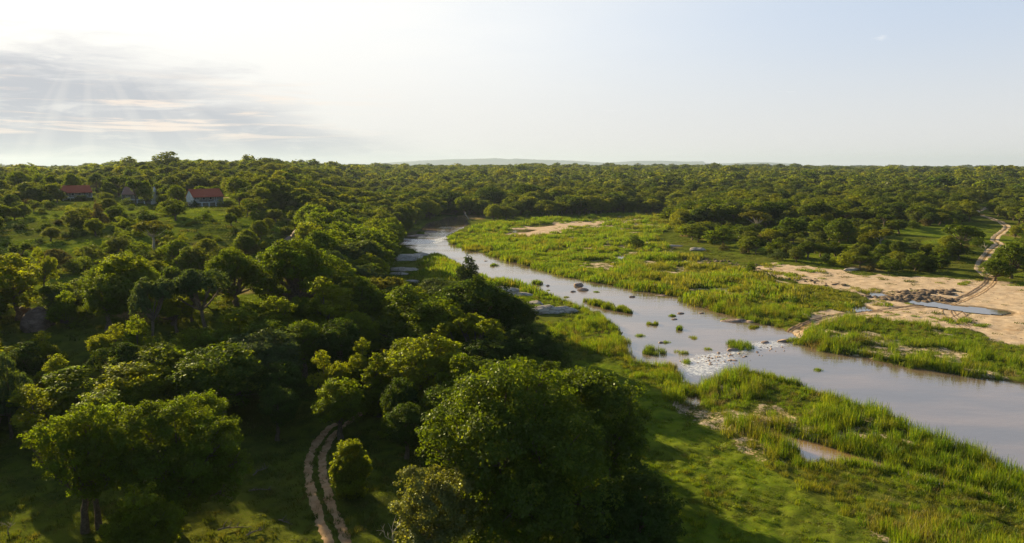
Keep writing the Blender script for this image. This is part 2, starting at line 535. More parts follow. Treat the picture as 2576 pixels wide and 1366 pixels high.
# island of faces by cover: the sandbanks are objects of their own cut from the same sheet
idx = np.arange(NR * NTH).reshape(NR, NTH)
i0 = idx[:-1, :-1].ravel(); i1 = idx[1:, :-1].ravel(); i2 = idx[1:, 1:].ravel(); i3 = idx[:-1, 1:].ravel()
Q = np.stack([i0, i3, i2, i1], 1)
Q = np.concatenate([Q, np.stack([idx[:-1, -1], idx[:-1, 0], idx[1:, 0], idx[1:, -1]], 1)])
VV = np.stack([GX, GY, H], -1).reshape(-1, 3)
dirtm = np.clip(sstep(-RE_d, -2.2, -1.0) * 0.62 + sstep(-RW_d, -2.0, -1.1) * 0.15, 0, 1)
dirtm = np.maximum(dirtm, 0.55 * sstep(fbm(GX, GY, 28, 3, 77), 0.60, 0.72) * sstep(GY, 60, 90) * (1 - sstep(-R_sd, -2, 0)))
reedm = sstep(-R_sd, -1.5, 0.5)
sandy_in_reeds = reedm * 0.50 * sstep(fbm(GX, GY, 7, 3, 55), 0.54, 0.66) * (GX > 20)
sandc = np.clip(np.maximum(sandm, sandy_in_reeds), 0, 1)
lawnm = np.maximum(sstep(-L_sd, -1.5, 0.5) * (0.45 + 0.55 * sstep(fbm(GX, GY, 4, 3, 59), 0.35, 0.6)), 0.85 * sstep(fbm(GX, GY, 24, 3, 58), 0.46, 0.58) * (V_sd > 2) * sstep(GY, 100, 130) * sstep(-rs, -420, -300)[:, None])
cover = np.stack([sandc, lawnm * (1 - sandc), dirtm * (1 - sandc), np.ones_like(sandc)], -1).reshape(-1, 4)
fs = sandm.ravel()[Q].mean(1) > 0.5
fw = WSD.ravel()[Q].mean(1) > -0.2
for nm, sel in (('ground', ~(fs & fw)), ('sandbank', fs & fw)):
    q = Q[sel]
    uq, inv = np.unique(q.ravel(), return_inverse=True)
    me = new_mesh(nm, VV[uq], inv.reshape(-1, 4), [MG], True, {'cover': ('FLOAT_COLOR', 'POINT', cover[uq])})
    tag(link(nm, me), kind='structure')
# centre cap under the drone
cap = [VV[j] for j in range(NTH)] + [np.array([0, 0, float(H[0].mean())])]
me = new_mesh('ground', cap, [(j, NTH, (j + 1) % NTH) for j in range(NTH)], [MG], True)
cp = link('ground', me); tag(cp, kind='structure')

M_RIVER = water_mat('river_water', (0.105, 0.080, 0.056), (0.19, 0.130, 0.084))
M_CREEK = water_mat('creek_water', (0.20, 0.115, 0.05), (0.24, 0.14, 0.065), 0.05)
M_POND = water_mat('still_water', (0.10, 0.08, 0.05), (0.13, 0.10, 0.06), 0.02, 0.03)
RAPID = poly([(1715, 912), (1760, 893), (1830, 888), (1870, 873), (1900, 862), (1960, 858), (1978, 868), (1900, 880), (1850, 893), (1830, 915), (1790, 940), (1730, 945)])
RAP2 = poly([(1010, 600), (1090, 603), (1130, 592), (1170, 570), (1150, 590), (1100, 612), (1020, 615)])
foam_sd = np.minimum(field(RAPID, pad=15), field(RAP2, pad=25))
FOAM = 0.84 * sstep(-foam_sd, -3.5, 0.8)
for (fu, fv, rr) in [(1455, 728, 2.2), (1465, 740, 2.5), (1710, 802, 2.2), (1610, 735, 2.0), (1830, 895, 2), (1700, 817, 2), (1840, 905, 2)]:
    fx, fy = flat(fu, fv)
    FOAM = np.maximum(FOAM, 0.42 * sstep(-np.hypot(GX - fx - 1.0, GY - fy), -rr, 0))
names = ['river', 'creek', 'creek_inlet', 'reed_pond', 'beach_pool', 'beach_pool', 'beach_pool', 'far_pool', 'far_pool', 'far_pool']
for k, (nm, w) in enumerate(zip(names, W_each)):
    ok = (w.ravel()[Q] < 1.6).all(1) & (GY.ravel()[Q] > 5).all(1)
    q = Q[ok]
    if not len(q): continue
    uq, inv = np.unique(q.ravel(), return_inverse=True)
    v = VV[uq].copy(); v[:, 2] = 0.0 if k < 1 else 0.004 * k
    me = new_mesh(nm, v, inv.reshape(-1, 4), [M_RIVER if k == 0 else (M_CREEK if k < 3 else M_POND)], True,
                  {'foam': ('FLOAT', 'POINT', (FOAM.ravel()[uq] if k == 0 else np.zeros(len(uq))))})
    tag(link(nm, me), kind='structure')


# ------------------------------------------------------------------ dirt tracks: two worn ruts each, sheets lying on the ground
def resample(P, step):
    P = np.asarray(P, float)
    d = np.concatenate([[0], np.cumsum(np.hypot(*np.diff(P, axis=0).T))])
    # smooth with chaikin first
    for _ in range(2):
        A = P[:-1] * 0.75 + P[1:] * 0.25; B = P[:-1] * 0.25 + P[1:] * 0.75
        P = np.concatenate([P[:1], np.stack([A, B], 1).reshape(-1, 2), P[-1:]])
    d = np.concatenate([[0], np.cumsum(np.hypot(*np.diff(P, axis=0).T))])
    s = np.arange(0, d[-1], step)
    return np.stack([np.interp(s, d, P[:, 0]), np.interp(s, d, P[:, 1])], 1)


def ruts(P, offs, width, step, seed):
    C = resample(P, step)
    T = np.gradient(C, axis=0); T /= np.maximum(np.hypot(T[:, 0], T[:, 1]), 1e-9)[:, None]
    N = np.stack([-T[:, 1], T[:, 0]], 1)
    V = []; F = []; K = 7
    for oi, off in enumerate(offs):
        base = len(V)
        wl = width * (0.5 + 0.30 * (vnoise(np.arange(len(C)) * 0.13, np.full(len(C), seed + oi * 9.0)) - 0.4)) + 0.26 * (vnoise(np.arange(len(C)) * 0.9, np.full(len(C), seed + oi)) - 0.5)
        wr = width * (0.5 + 0.30 * (vnoise(np.arange(len(C)) * 0.12, np.full(len(C), seed + 40 + oi * 9.0)) - 0.4)) + 0.26 * (vnoise(np.arange(len(C)) * 0.8, np.full(len(C), seed + 7 + oi)) - 0.5)
        for k in range(K):
            f = k / (K - 1)
            o = off - wl + (wl + wr) * f
            pts = C + N * o[:, None]
            z = sample(H, pts[:, 0], pts[:, 1]) + 0.035 - (0.04 if k in (0, K - 1) else 0)
            V.append(np.stack([pts[:, 0], pts[:, 1], z], 1))
        n = len(C)
        for k in range(K - 1):
            a = (base + k) * n + np.arange(n - 1)
            F.append(np.stack([a, a + 1, a + n + 1, a + n], 1))
    return np.concatenate(V), np.concatenate(F)


M_DIRT = simple_mat('worn_earth', (0.36, 0.21, 0.10), (0.50, 0.32, 0.17), 1.3, 0.95, 0.05, 0.5)
M_SANDTRK = simple_mat('pale_sand_track', (0.36, 0.26, 0.16), (0.50, 0.38, 0.25), 0.9, 0.95, 0.05, 0.4)
M_TREAD = simple_mat('pressed_sand', (0.20, 0.13, 0.075), (0.30, 0.20, 0.12), 1.5, 0.95, 0.05, 0.4)
V_, F_ = ruts(ROAD_W, (-0.66, 0.66), 0.78, 0.25, 3)
tag(link('dirt_track', new_mesh('dirt_track', V_, F_, [M_DIRT], True)), kind='structure')
n_land = 15
V_, F_ = ruts(ROAD_E[:n_land + 1], (-0.85, 0.85), 1.0, 0.5, 5)
tag(link('sandy_road', new_mesh('sandy_road', V_, F_, [M_SANDTRK], True)), kind='structure')
V_, F_ = ruts(ROAD_E[n_land:], (-1.15, -0.55, 0.65, 1.3), 0.42, 0.35, 9)
tag(link('beach_track', new_mesh('beach_track', V_, F_, [M_TREAD], True)), kind='structure')
loop1 = poly([(2385, 775), (2380, 785), (2388, 800), (2410, 815), (2432, 828)])
loop2 = poly([(2400, 775), (2412, 788), (2420, 800), (2437, 812), (2452, 824)])
loop3 = poly([(2440, 780), (2425, 792), (2400, 806), (2392, 815)])
for L_ in (loop1, loop2, loop3):
    V_, F_ = ruts(L_, (-0.75, 0.75), 0.24, 0.3, 12)
    tag(link('tyre_tracks', new_mesh('tyre_tracks', V_, F_, [M_TREAD], True)), kind='structure')
p0 = [hit(618, 728), hit(632, 712), hit(646, 698), hit(662, 684), hit(676, 676)]
V_, F_ = ruts(p0, (-0.7, 0.7), 0.5, 0.4, 15)
tag(link('hill_track', new_mesh('hill_track', V_, F_, [M_DIRT], True)), kind='structure')
HILLTRK = np.array(p0)
HT_d = field(HILLTRK, False, 20)

# ------------------------------------------------------------------ far blue mountains
prof = [(960, 409), (1000, 404), (1060, 399), (1110, 396), (1150, 393), (1190, 393), (1225, 391), (1245, 390), (1262, 392), (1280, 394), (1296, 391), (1315, 393), (1350, 395),
        (1400, 397), (1450, 400), (1500, 405), (1520, 407), (1560, 403), (1600, 400), (1640, 399), (1680, 400), (1720, 402), (1760, 401), (1764, 408), (1830, 409), (1890, 405), (1930, 405), (1975, 409)]
us = np.arange(930, 1990, 4.0)
pv = np.interp(us, [p[0] for p in prof], [p[1] for p in prof]) + (fbm(us, us * 0, 18, 3, 3) - 0.5) * 1.6
D0 = 16500.0
rows = []
for k, (dd, f) in enumerate([(-1500, 0.0), (-900, 0.30), (-500, 0.62), (-200, 0.9), (0, 1.0), (250, 0.86), (800, 0.4), (1500, 0.0)]):
    Yd = D0 + dd
    top = np.array([CAMZ + ray(u, v)[2] / ray(u, v)[1] * D0 for u, v in zip(us, pv)])
    top = np.maximum(top, 5)
    wobm = 1 + 0.18 * (fbm(us, us * 0 + k * 3.1, 22, 3, 9) - 0.5) * (0 if f in (0.0, 1.0) else 1)
    z = -0.5 + (CAMZ + (top - CAMZ) * 0.70) * f * wobm
    x = np.array([ray(u, 400)[0] for u in us]) / 1.0 * Yd + (fbm(us, us * 0 + k, 30, 2, 4) - 0.5) * 160
    rows.append(np.stack([x, np.full(len(us), Yd), z], 1))
nu = len(us)
Fm = [];
for k in range(len(rows) - 1):
    a = k * nu + np.arange(nu - 1)
    Fm.append(np.stack([a, a + 1, a + nu + 1, a + nu], 1))
M_MT = simple_mat('mountain_bush', (0.05, 0.07, 0.05), (0.09, 0.09, 0.07), 0.002, 0.95, 0.0)
tag(link('mountains', new_mesh('mountains', np.concatenate(rows), np.concatenate(Fm), [M_MT], True)), kind='structure')
# ------------------------------------------------------------------ plants: materials
def leaf_mat(name, cols, trans=0.42, tipcol=None, tipamt=0.0, gloss=0.012):
    """cols: three leaf colours picked per plant; the leaves of one plant vary through 'tint'"""
    m = bpy.data.materials.new(name); m.use_nodes = True
    w = NT(m.node_tree)
    rnd = w.n('ShaderNodeObjectInfo').outputs['Random']
    rp = w.n('ShaderNodeValToRGB', {0: rnd})
    cr = rp.color_ramp
    cr.elements[0].position = 0.0; cr.elements[0].color = col(cols[0])
    cr.elements[1].position = 1.0; cr.elements[1].color = col(cols[-1])
    for k, c in enumerate(cols[1:-1]):
        e = cr.elements.new((k + 1) / (len(cols) - 1)); e.color = col(c)
    c = rp.outputs[0]
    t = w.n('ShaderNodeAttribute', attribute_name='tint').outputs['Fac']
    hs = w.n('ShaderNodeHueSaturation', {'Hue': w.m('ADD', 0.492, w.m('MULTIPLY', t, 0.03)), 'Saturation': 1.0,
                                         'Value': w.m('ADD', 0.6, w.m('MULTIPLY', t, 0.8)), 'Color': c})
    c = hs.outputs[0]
    if tipcol:
        c = w.mix(w.m('MULTIPLY', w.ss(t, 0.62, 0.95), tipamt), c, tipcol)
    d = w.n('ShaderNodeBsdfDiffuse', {'Color': c})
    tcx = w.mix(1.0, c, (1.9, 1.7, 0.5), 'MULTIPLY')
    tr = w.n('ShaderNodeBsdfTranslucent', {'Color': tcx})
    mx = w.n('ShaderNodeMixShader', {0: trans, 1: d.outputs[0], 2: tr.outputs[0]})
    gl = w.n('ShaderNodeBsdfAnisotropic' if False else 'ShaderNodeBsdfGlossy', {'Color': (0.8, 0.85, 0.7, 1), 'Roughness': 0.42})
    mx2 = w.n('ShaderNodeMixShader', {0: gloss, 1: mx.outputs[0], 2: gl.outputs[0]})
    w.n('ShaderNodeOutputMaterial', {'Surface': mx2.outputs[0]})
    return m


LM = {
    'round': leaf_mat('deep_green_leaves', [(0.074, 0.108, 0.007), (0.090, 0.122, 0.007), (0.064, 0.096, 0.008)], 0.50),
    'dark': leaf_mat('dark_evergreen_leaves', [(0.042, 0.066, 0.008), (0.050, 0.078, 0.008), (0.038, 0.060, 0.009)], 0.42),
    'loose': leaf_mat('fresh_green_leaves', [(0.125, 0.158, 0.008), (0.100, 0.140, 0.008), (0.165, 0.185, 0.009)], 0.60),
    'silver': leaf_mat('silvery_lit_leaves', [(0.125, 0.140, 0.030), (0.135, 0.150, 0.030)], 0.5, (0.26, 0.22, 0.05), 0.6, 0.03),
    'yellow': leaf_mat('yellowing_leaves', [(0.135, 0.125, 0.014), (0.12, 0.125, 0.014), (0.15, 0.120, 0.018)], 0.45),
    'grey': leaf_mat('grey_green_leaves', [(0.072, 0.098, 0.034), (0.060, 0.090, 0.028), (0.085, 0.105, 0.036)], 0.40),
    'brown': leaf_mat('brownish_leaves', [(0.095, 0.082, 0.028), (0.085, 0.085, 0.025), (0.11, 0.085, 0.035)], 0.30),
    'mixed': leaf_mat('woodland_leaves', [(0.066, 0.094, 0.008), (0.135, 0.160, 0.008), (0.042, 0.066, 0.012), (0.100, 0.130, 0.010), (0.175, 0.185, 0.010), (0.08, 0.100, 0.022), (0.110, 0.128, 0.018), (0.06, 0.092, 0.009)], 0.54),
    'goldtip': leaf_mat('gold_tipped_leaves', [(0.066, 0.100, 0.007), (0.074, 0.108, 0.007)], 0.50, (0.20, 0.19, 0.02), 0.45, 0.016),
}
M_BARK = simple_mat('grey_brown_bark', (0.10, 0.075, 0.05), (0.17, 0.13, 0.09), 6.0, 0.95, 0.05, 0.6)
M_PALEBARK = simple_mat('pale_bark', (0.26, 0.23, 0.18), (0.36, 0.32, 0.26), 5.0, 0.95, 0.05, 0.5)
M_REED = leaf_mat('reed_blades', [(0.070, 0.135, 0.008), (0.105, 0.165, 0.008), (0.085, 0.150, 0.008), (0.13, 0.165, 0.012), (0.065, 0.12, 0.010)], 0.5, (0.26, 0.21, 0.05), 0.5)
M_GRASS = leaf_mat('meadow_grass', [(0.090, 0.135, 0.009), (0.12, 0.160, 0.010), (0.16, 0.178, 0.016)], 0.4)
M_DRY = leaf_mat('rough_grass', [(0.065, 0.088, 0.012), (0.09, 0.11, 0.014), (0.12, 0.11, 0.030)], 0.35)
M_DRYREED = leaf_mat('olive_reeds', [(0.115, 0.14, 0.012), (0.14, 0.145, 0.018), (0.10, 0.135, 0.010)], 0.42, (0.27, 0.20, 0.07), 0.5)


# ------------------------------------------------------------------ plants: shapes
def unit(a):
    return a / np.maximum(np.linalg.norm(a, axis=-1, keepdims=True), 1e-9)


def leaves(rng, P, out, size, tint, wide=0.62, up=0.35, wild=0.9):
    """one bent four-cornered leaf spray at each point"""
    n = len(P)
    nrm = unit(unit(out) * 0.7 + np.array([0, 0, up]) + rng.normal(0, wild * 0.6, (n, 3)))
    t = unit(np.cross(nrm, rng.normal(0, 1, (n, 3))))
    b = np.cross(nrm, t)
    s = (size * rng.uniform(0.6, 1.35, n))[:, None]
    bend = nrm * s * rng.uniform(-0.25, 0.12, (n, 1))
    a0 = P - t * s * 0.5
    a1 = P + b * s * 0.5 * wide + bend * 0.3 - t * s * 0.08
    a2 = P + t * s * 0.5 + bend
    a3 = P - b * s * 0.5 * wide + bend * 0.3 + t * s * 0.05
    V = np.stack([a0, a1, a2, a3], 1).reshape(-1, 3)
    F = np.arange(4 * n).reshape(n, 4)
    return V, F, np.repeat(tint, 4)


def crown(rng, lobes, n, size, rag=0.42, fill=0.14, sub=0.26, squash=0.85, wide=0.62, hollow=0.62):
    """leaf sprays gathered in clumps over a set of lobes (x, y, z, r)"""
    L = np.asarray(lobes, float)
    area = L[:, 3] ** 2
    nsub = np.maximum((area / area.sum() * (len(L) * 38)).astype(int), 6)
    C = []; CR = []; CO = []
    for l, k in zip(L, nsub):
        d = unit(rng.normal(0, 1, (k * 2, 3)) + np.array([0, 0, 0.25]))
        rr = l[3] * (1 - rag * rng.random(k * 2) ** 1.5)
        c = l[:3] + d * rr[:, None] * np.array([1, 1, squash])
        ok = np.ones(len(c), bool)
        for l2 in L:
            if l2 is l: continue
            ok &= (np.linalg.norm((c - l2[:3]) / np.array([1, 1, squash]), axis=1) > hollow * l2[3]) | (abs(l2 - l).sum() < 1e-9)
        c = c[ok][:k]; d = d[ok][:k]
        C.append(c); CO.append(d); CR.append(np.full(len(c), l[3] * sub) * rng.uniform(0.6, 1.3, len(c)))
    C = np.concatenate(C); CR = np.concatenate(CR); CO = np.concatenate(CO)
    m = int(n * (1 - fill))
    pick = rng.choice(len(C), m, p=CR ** 2 / (CR ** 2).sum())
    g = unit(rng.normal(0, 1, (m, 3))) * (rng.random(m) ** 0.5)[:, None]
    P = C[pick] + g * CR[pick][:, None] * np.array([1, 1, 0.8])
    O = CO[pick] + g * 0.9
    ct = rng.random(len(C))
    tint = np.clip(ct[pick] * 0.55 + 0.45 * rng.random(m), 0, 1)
    # inner leaves make the crown opaque
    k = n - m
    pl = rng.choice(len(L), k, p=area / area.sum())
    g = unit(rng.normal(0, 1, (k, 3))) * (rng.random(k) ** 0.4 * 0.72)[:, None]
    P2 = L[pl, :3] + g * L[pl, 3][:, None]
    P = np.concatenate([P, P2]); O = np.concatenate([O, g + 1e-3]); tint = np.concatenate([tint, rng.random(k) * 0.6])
    return leaves(rng, P, O, size, tint, wide)


def tube(path, radii, sides=6):
    path = np.asarray(path, float)
    n = len(path)
    T = unit(np.gradient(path, axis=0))
    ref = np.array([0.3, 0.9, 0.1])
    A = unit(np.cross(T, ref)); B = np.cross(T, A)
    ang = np.linspace(0, 2 * np.pi, sides, endpoint=False)
    ring = A[:, None, :] * np.cos(ang)[None, :, None] + B[:, None, :] * np.sin(ang)[None, :, None]
    V = path[:, None, :] + ring * np.asarray(radii)[:, None, None]
    F = []
    for i in range(n - 1):
        a = i * sides + np.arange(sides); b = i * sides + (np.arange(sides) + 1) % sides
        F.append(np.stack([a, b, b + sides, a + sides], 1))
    return V.reshape(-1, 3), np.concatenate(F)


def join(parts):
    V = []; F = []; o = 0
    for v, f in parts:
        V.append(v); F.append(f + o); o += len(v)
    return np.concatenate(V), np.concatenate(F)


def limbs(rng, lobes, base_r, fork, z0=0.0, base=(0, 0), sides=7, twigs=True):
    """tapered trunk that forks into a limb for each lobe"""
    L = np.asarray(lobes, float)
    cen = (L[:, :3] * L[:, 3:4]).sum(0) / L[:, 3].sum()
    b = np.array([base[0], base[1], z0])
    f = np.array([b[0] + (cen[0] - b[0]) * 0.35, b[1] + (cen[1] - b[1]) * 0.35, fork])
    t = np.linspace(0, 1, 6)[:, None]
    path = b + (f - b) * t + np.stack([rng.normal(0, base_r * 0.35, 6), rng.normal(0, base_r * 0.35, 6), np.zeros(6)], 1) * (t * (1 - t) * 4)
    parts = [tube(path, base_r * (1.45 - 1.2 * t[:, 0] + 0.55 * t[:, 0] ** 2), sides)]
    for l in L:
        e = l[:3] + np.array([0, 0, -0.1 * l[3]])
        mid = (f + e) / 2 + np.array([0, 0, -0.12 * np.linalg.norm(e - f)]) + rng.normal(0, 0.08 * np.linalg.norm(e - f), 3)
        t = np.linspace(0, 1, 7)[:, None]
        pth = (1 - t) ** 2 * f + 2 * t * (1 - t) * mid + t ** 2 * e
        parts.append(tube(pth, base_r * (0.62 - 0.50 * t[:, 0]), 5))
        if twigs:
            for _ in range(3):
                k = rng.integers(3, 6)
                q = pth[k]
                e2 = l[:3] + unit(rng.normal(0, 1, 3)) * l[3] * 0.9
                t2 = np.linspace(0, 1, 4)[:, None]
                parts.append(tube(q + (e2 - q) * t2, base_r * (0.20 - 0.16 * t2[:, 0]), 4))
    return join(parts)


def make_lobes(rng, kind, Ht=10.0):
    """lobes of a nominal 10 m tree; returns lobes, fork height, trunk radius"""
    out = []
    if kind in ('round', 'dark', 'goldtip'):
        W = rng.uniform(3.6, 4.4)
        for i in range(11):
            a = rng.uniform(0, 2 * np.pi); q = rng.random() ** 0.6
            r = rng.uniform(1.5, 2.3)
            z = 6.0 + rng.uniform(-2.6, 2.2) * (1 - 0.35 * q)
            out.append((np.cos(a) * q * (W - r), np.sin(a) * q * (W - r), min(z, Ht - r), r))
        out.append((0.3, 0.1, Ht - 2.1, 2.1))
        return out, 2.6, 0.30
    if kind == 'dome':
        W = rng.uniform(5.4, 6.2)
        for i in range(16):
            a = i / 16 * 2 * np.pi * 2.4 + rng.uniform(-0.3, 0.3); q = (i / 16) ** 0.5
            r = rng.uniform(1.6, 2.4)
            z = Ht - r - 3.4 * q ** 2.5 + rng.uniform(-0.6, 0.2)
            out.append((np.cos(a) * q * (W - r), np.sin(a) * q * (W - r), z, r))
        for i in range(6):
            a = rng.uniform(0, 6.28); out.append((np.cos(a) * 3.4, np.sin(a) * 3.4, rng.uniform(3.0, 4.2), 1.5))
        return out, 2.0, 0.42
    if kind in ('loose', 'yellow', 'grey', 'brown', 'mixed'):
        W = rng.uniform(3.2, 4.3)
        for i in range(10):
            a = rng.uniform(0, 2 * np.pi); q = rng.random() ** 0.5
            r = rng.uniform(0.95, 1.7)
            z = rng.uniform(4.0, 8.6) * (1 - 0.15 * q)
            out.append((np.cos(a) * q * (W - r), np.sin(a) * q * (W - r), z, r))
        out.append((rng.uniform(-.6, .6), rng.uniform(-.6, .6), Ht - 1.5, 1.5))
        out.append((rng.uniform(-1.6, 1.6), rng.uniform(-1, 1), 3.4, 1.4))
        return out, 2.8, 0.22
    if kind == 'umbrella':
        W = rng.uniform(4.2, 5.2)
        for i in range(13):
            a = rng.uniform(0, 2 * np.pi); q = rng.random() ** 0.5
            r = rng.uniform(0.9, 1.5)
            out.append((np.cos(a) * q * (W - r), np.sin(a) * q * (W - r), Ht - r - rng.uniform(0, 1.6) - 1.0 * q * q, r))
        return out, 4.0, 0.24
    if kind == 'column':
        for i in range(9):
            a = rng.uniform(0, 6.28); q = rng.random()
            z = 1.6 + i / 9 * 7.2
            r = rng.uniform(1.1, 1.6) * (1.0 - 0.35 * i / 9)
            out.append((np.cos(a) * q * 0.9, np.sin(a) * q * 0.9, z, r))
        out.append((0, 0, Ht - 0.8, 0.8))
        return out, 1.5, 0.2
    if kind == 'cedar':
        for i in range(12):
            a = rng.uniform(0, 6.28); f = i / 12
            r = rng.uniform(1.4, 2.1) * (1 - 0.45 * f)
            out.append((np.cos(a) * (1 - f) * 2.6, np.sin(a) * (1 - f) * 2.6, 1.4 + f * 7.2, r))
        out.append((0.2, 0, Ht - 0.7, 0.7))
        return out, 1.0, 0.25
    if kind == 'shrub':
        for i in range(9):
            a = rng.uniform(0, 6.28); q = rng.random() ** 0.6
            r = rng.uniform(1.6, 2.8)
            out.append((np.cos(a) * q * 3.6, np.sin(a) * q * 3.6, max(r * 0.7, rng.uniform(2.0, Ht - r) * (1 - 0.25 * q)), r))
        out.append((0, 0, Ht - 2.4, 2.4))
        return out, 1.2, 0.16
    raise ValueError(kind)


PROTO = {}     # (kind, detail) -> list of (crown mesh, trunk mesh)
DET = {'near': (22000, 0.23), 'mid': (6500, 0.38), 'far': (420, 1.15)}


def get_proto(kind, det, variants):
    key = (kind, det)
    if key in PROTO: return PROTO[key]
    res = []
    for v in range(variants):
        rng = np.random.default_rng(abs(hash_str(kind)) % 9973 + v * 131)
        lobes, fork, tr = make_lobes(rng, kind)
        n, sz = DET[det]
        if kind in ('dome',): n = int(n * 1.7)
        if kind in ('loose', 'yellow', 'grey', 'brown', 'mixed', 'umbrella'): n = int(n * 0.72)
        if kind == 'shrub': n = int(n * 0.6); sz = sz * 1.25
        V, F, T = crown(rng, lobes, n, sz, sub=0.34 if det == 'far' else 0.25)
        lm = LM[{'dome': 'round', 'umbrella': 'grey', 'column': 'dark', 'cedar': 'dark', 'shrub': 'mixed'}.get(kind, kind)]
        cm = new_mesh(kind + '_foliage', V, F, [lm], False, {'tint': ('FLOAT', 'POINT', T)})
        tv, tf = limbs(rng, lobes if det != 'far' else lobes[:3], tr, fork, twigs=(det == 'near'), sides=8 if det == 'near' else 5)
        tm = new_mesh(kind + '_trunk', tv, tf, [M_BARK], True)
        res.append((cm, tm, (V, F, T, tv, tf, lm)))
    PROTO[key] = res
    return res


def hash_str(s):
    h = 7
    for ch in s: h = (h * 31 + ord(ch)) & 0x7fffffff
    return h


def with_mat(me, mat, cache={}):
    """same crown in another leaf colour"""
    k = (me.name, mat.name)
    if k not in cache:
        c = me.copy(); c.materials.clear(); c.materials.append(mat); cache[k] = c
    return cache[k]
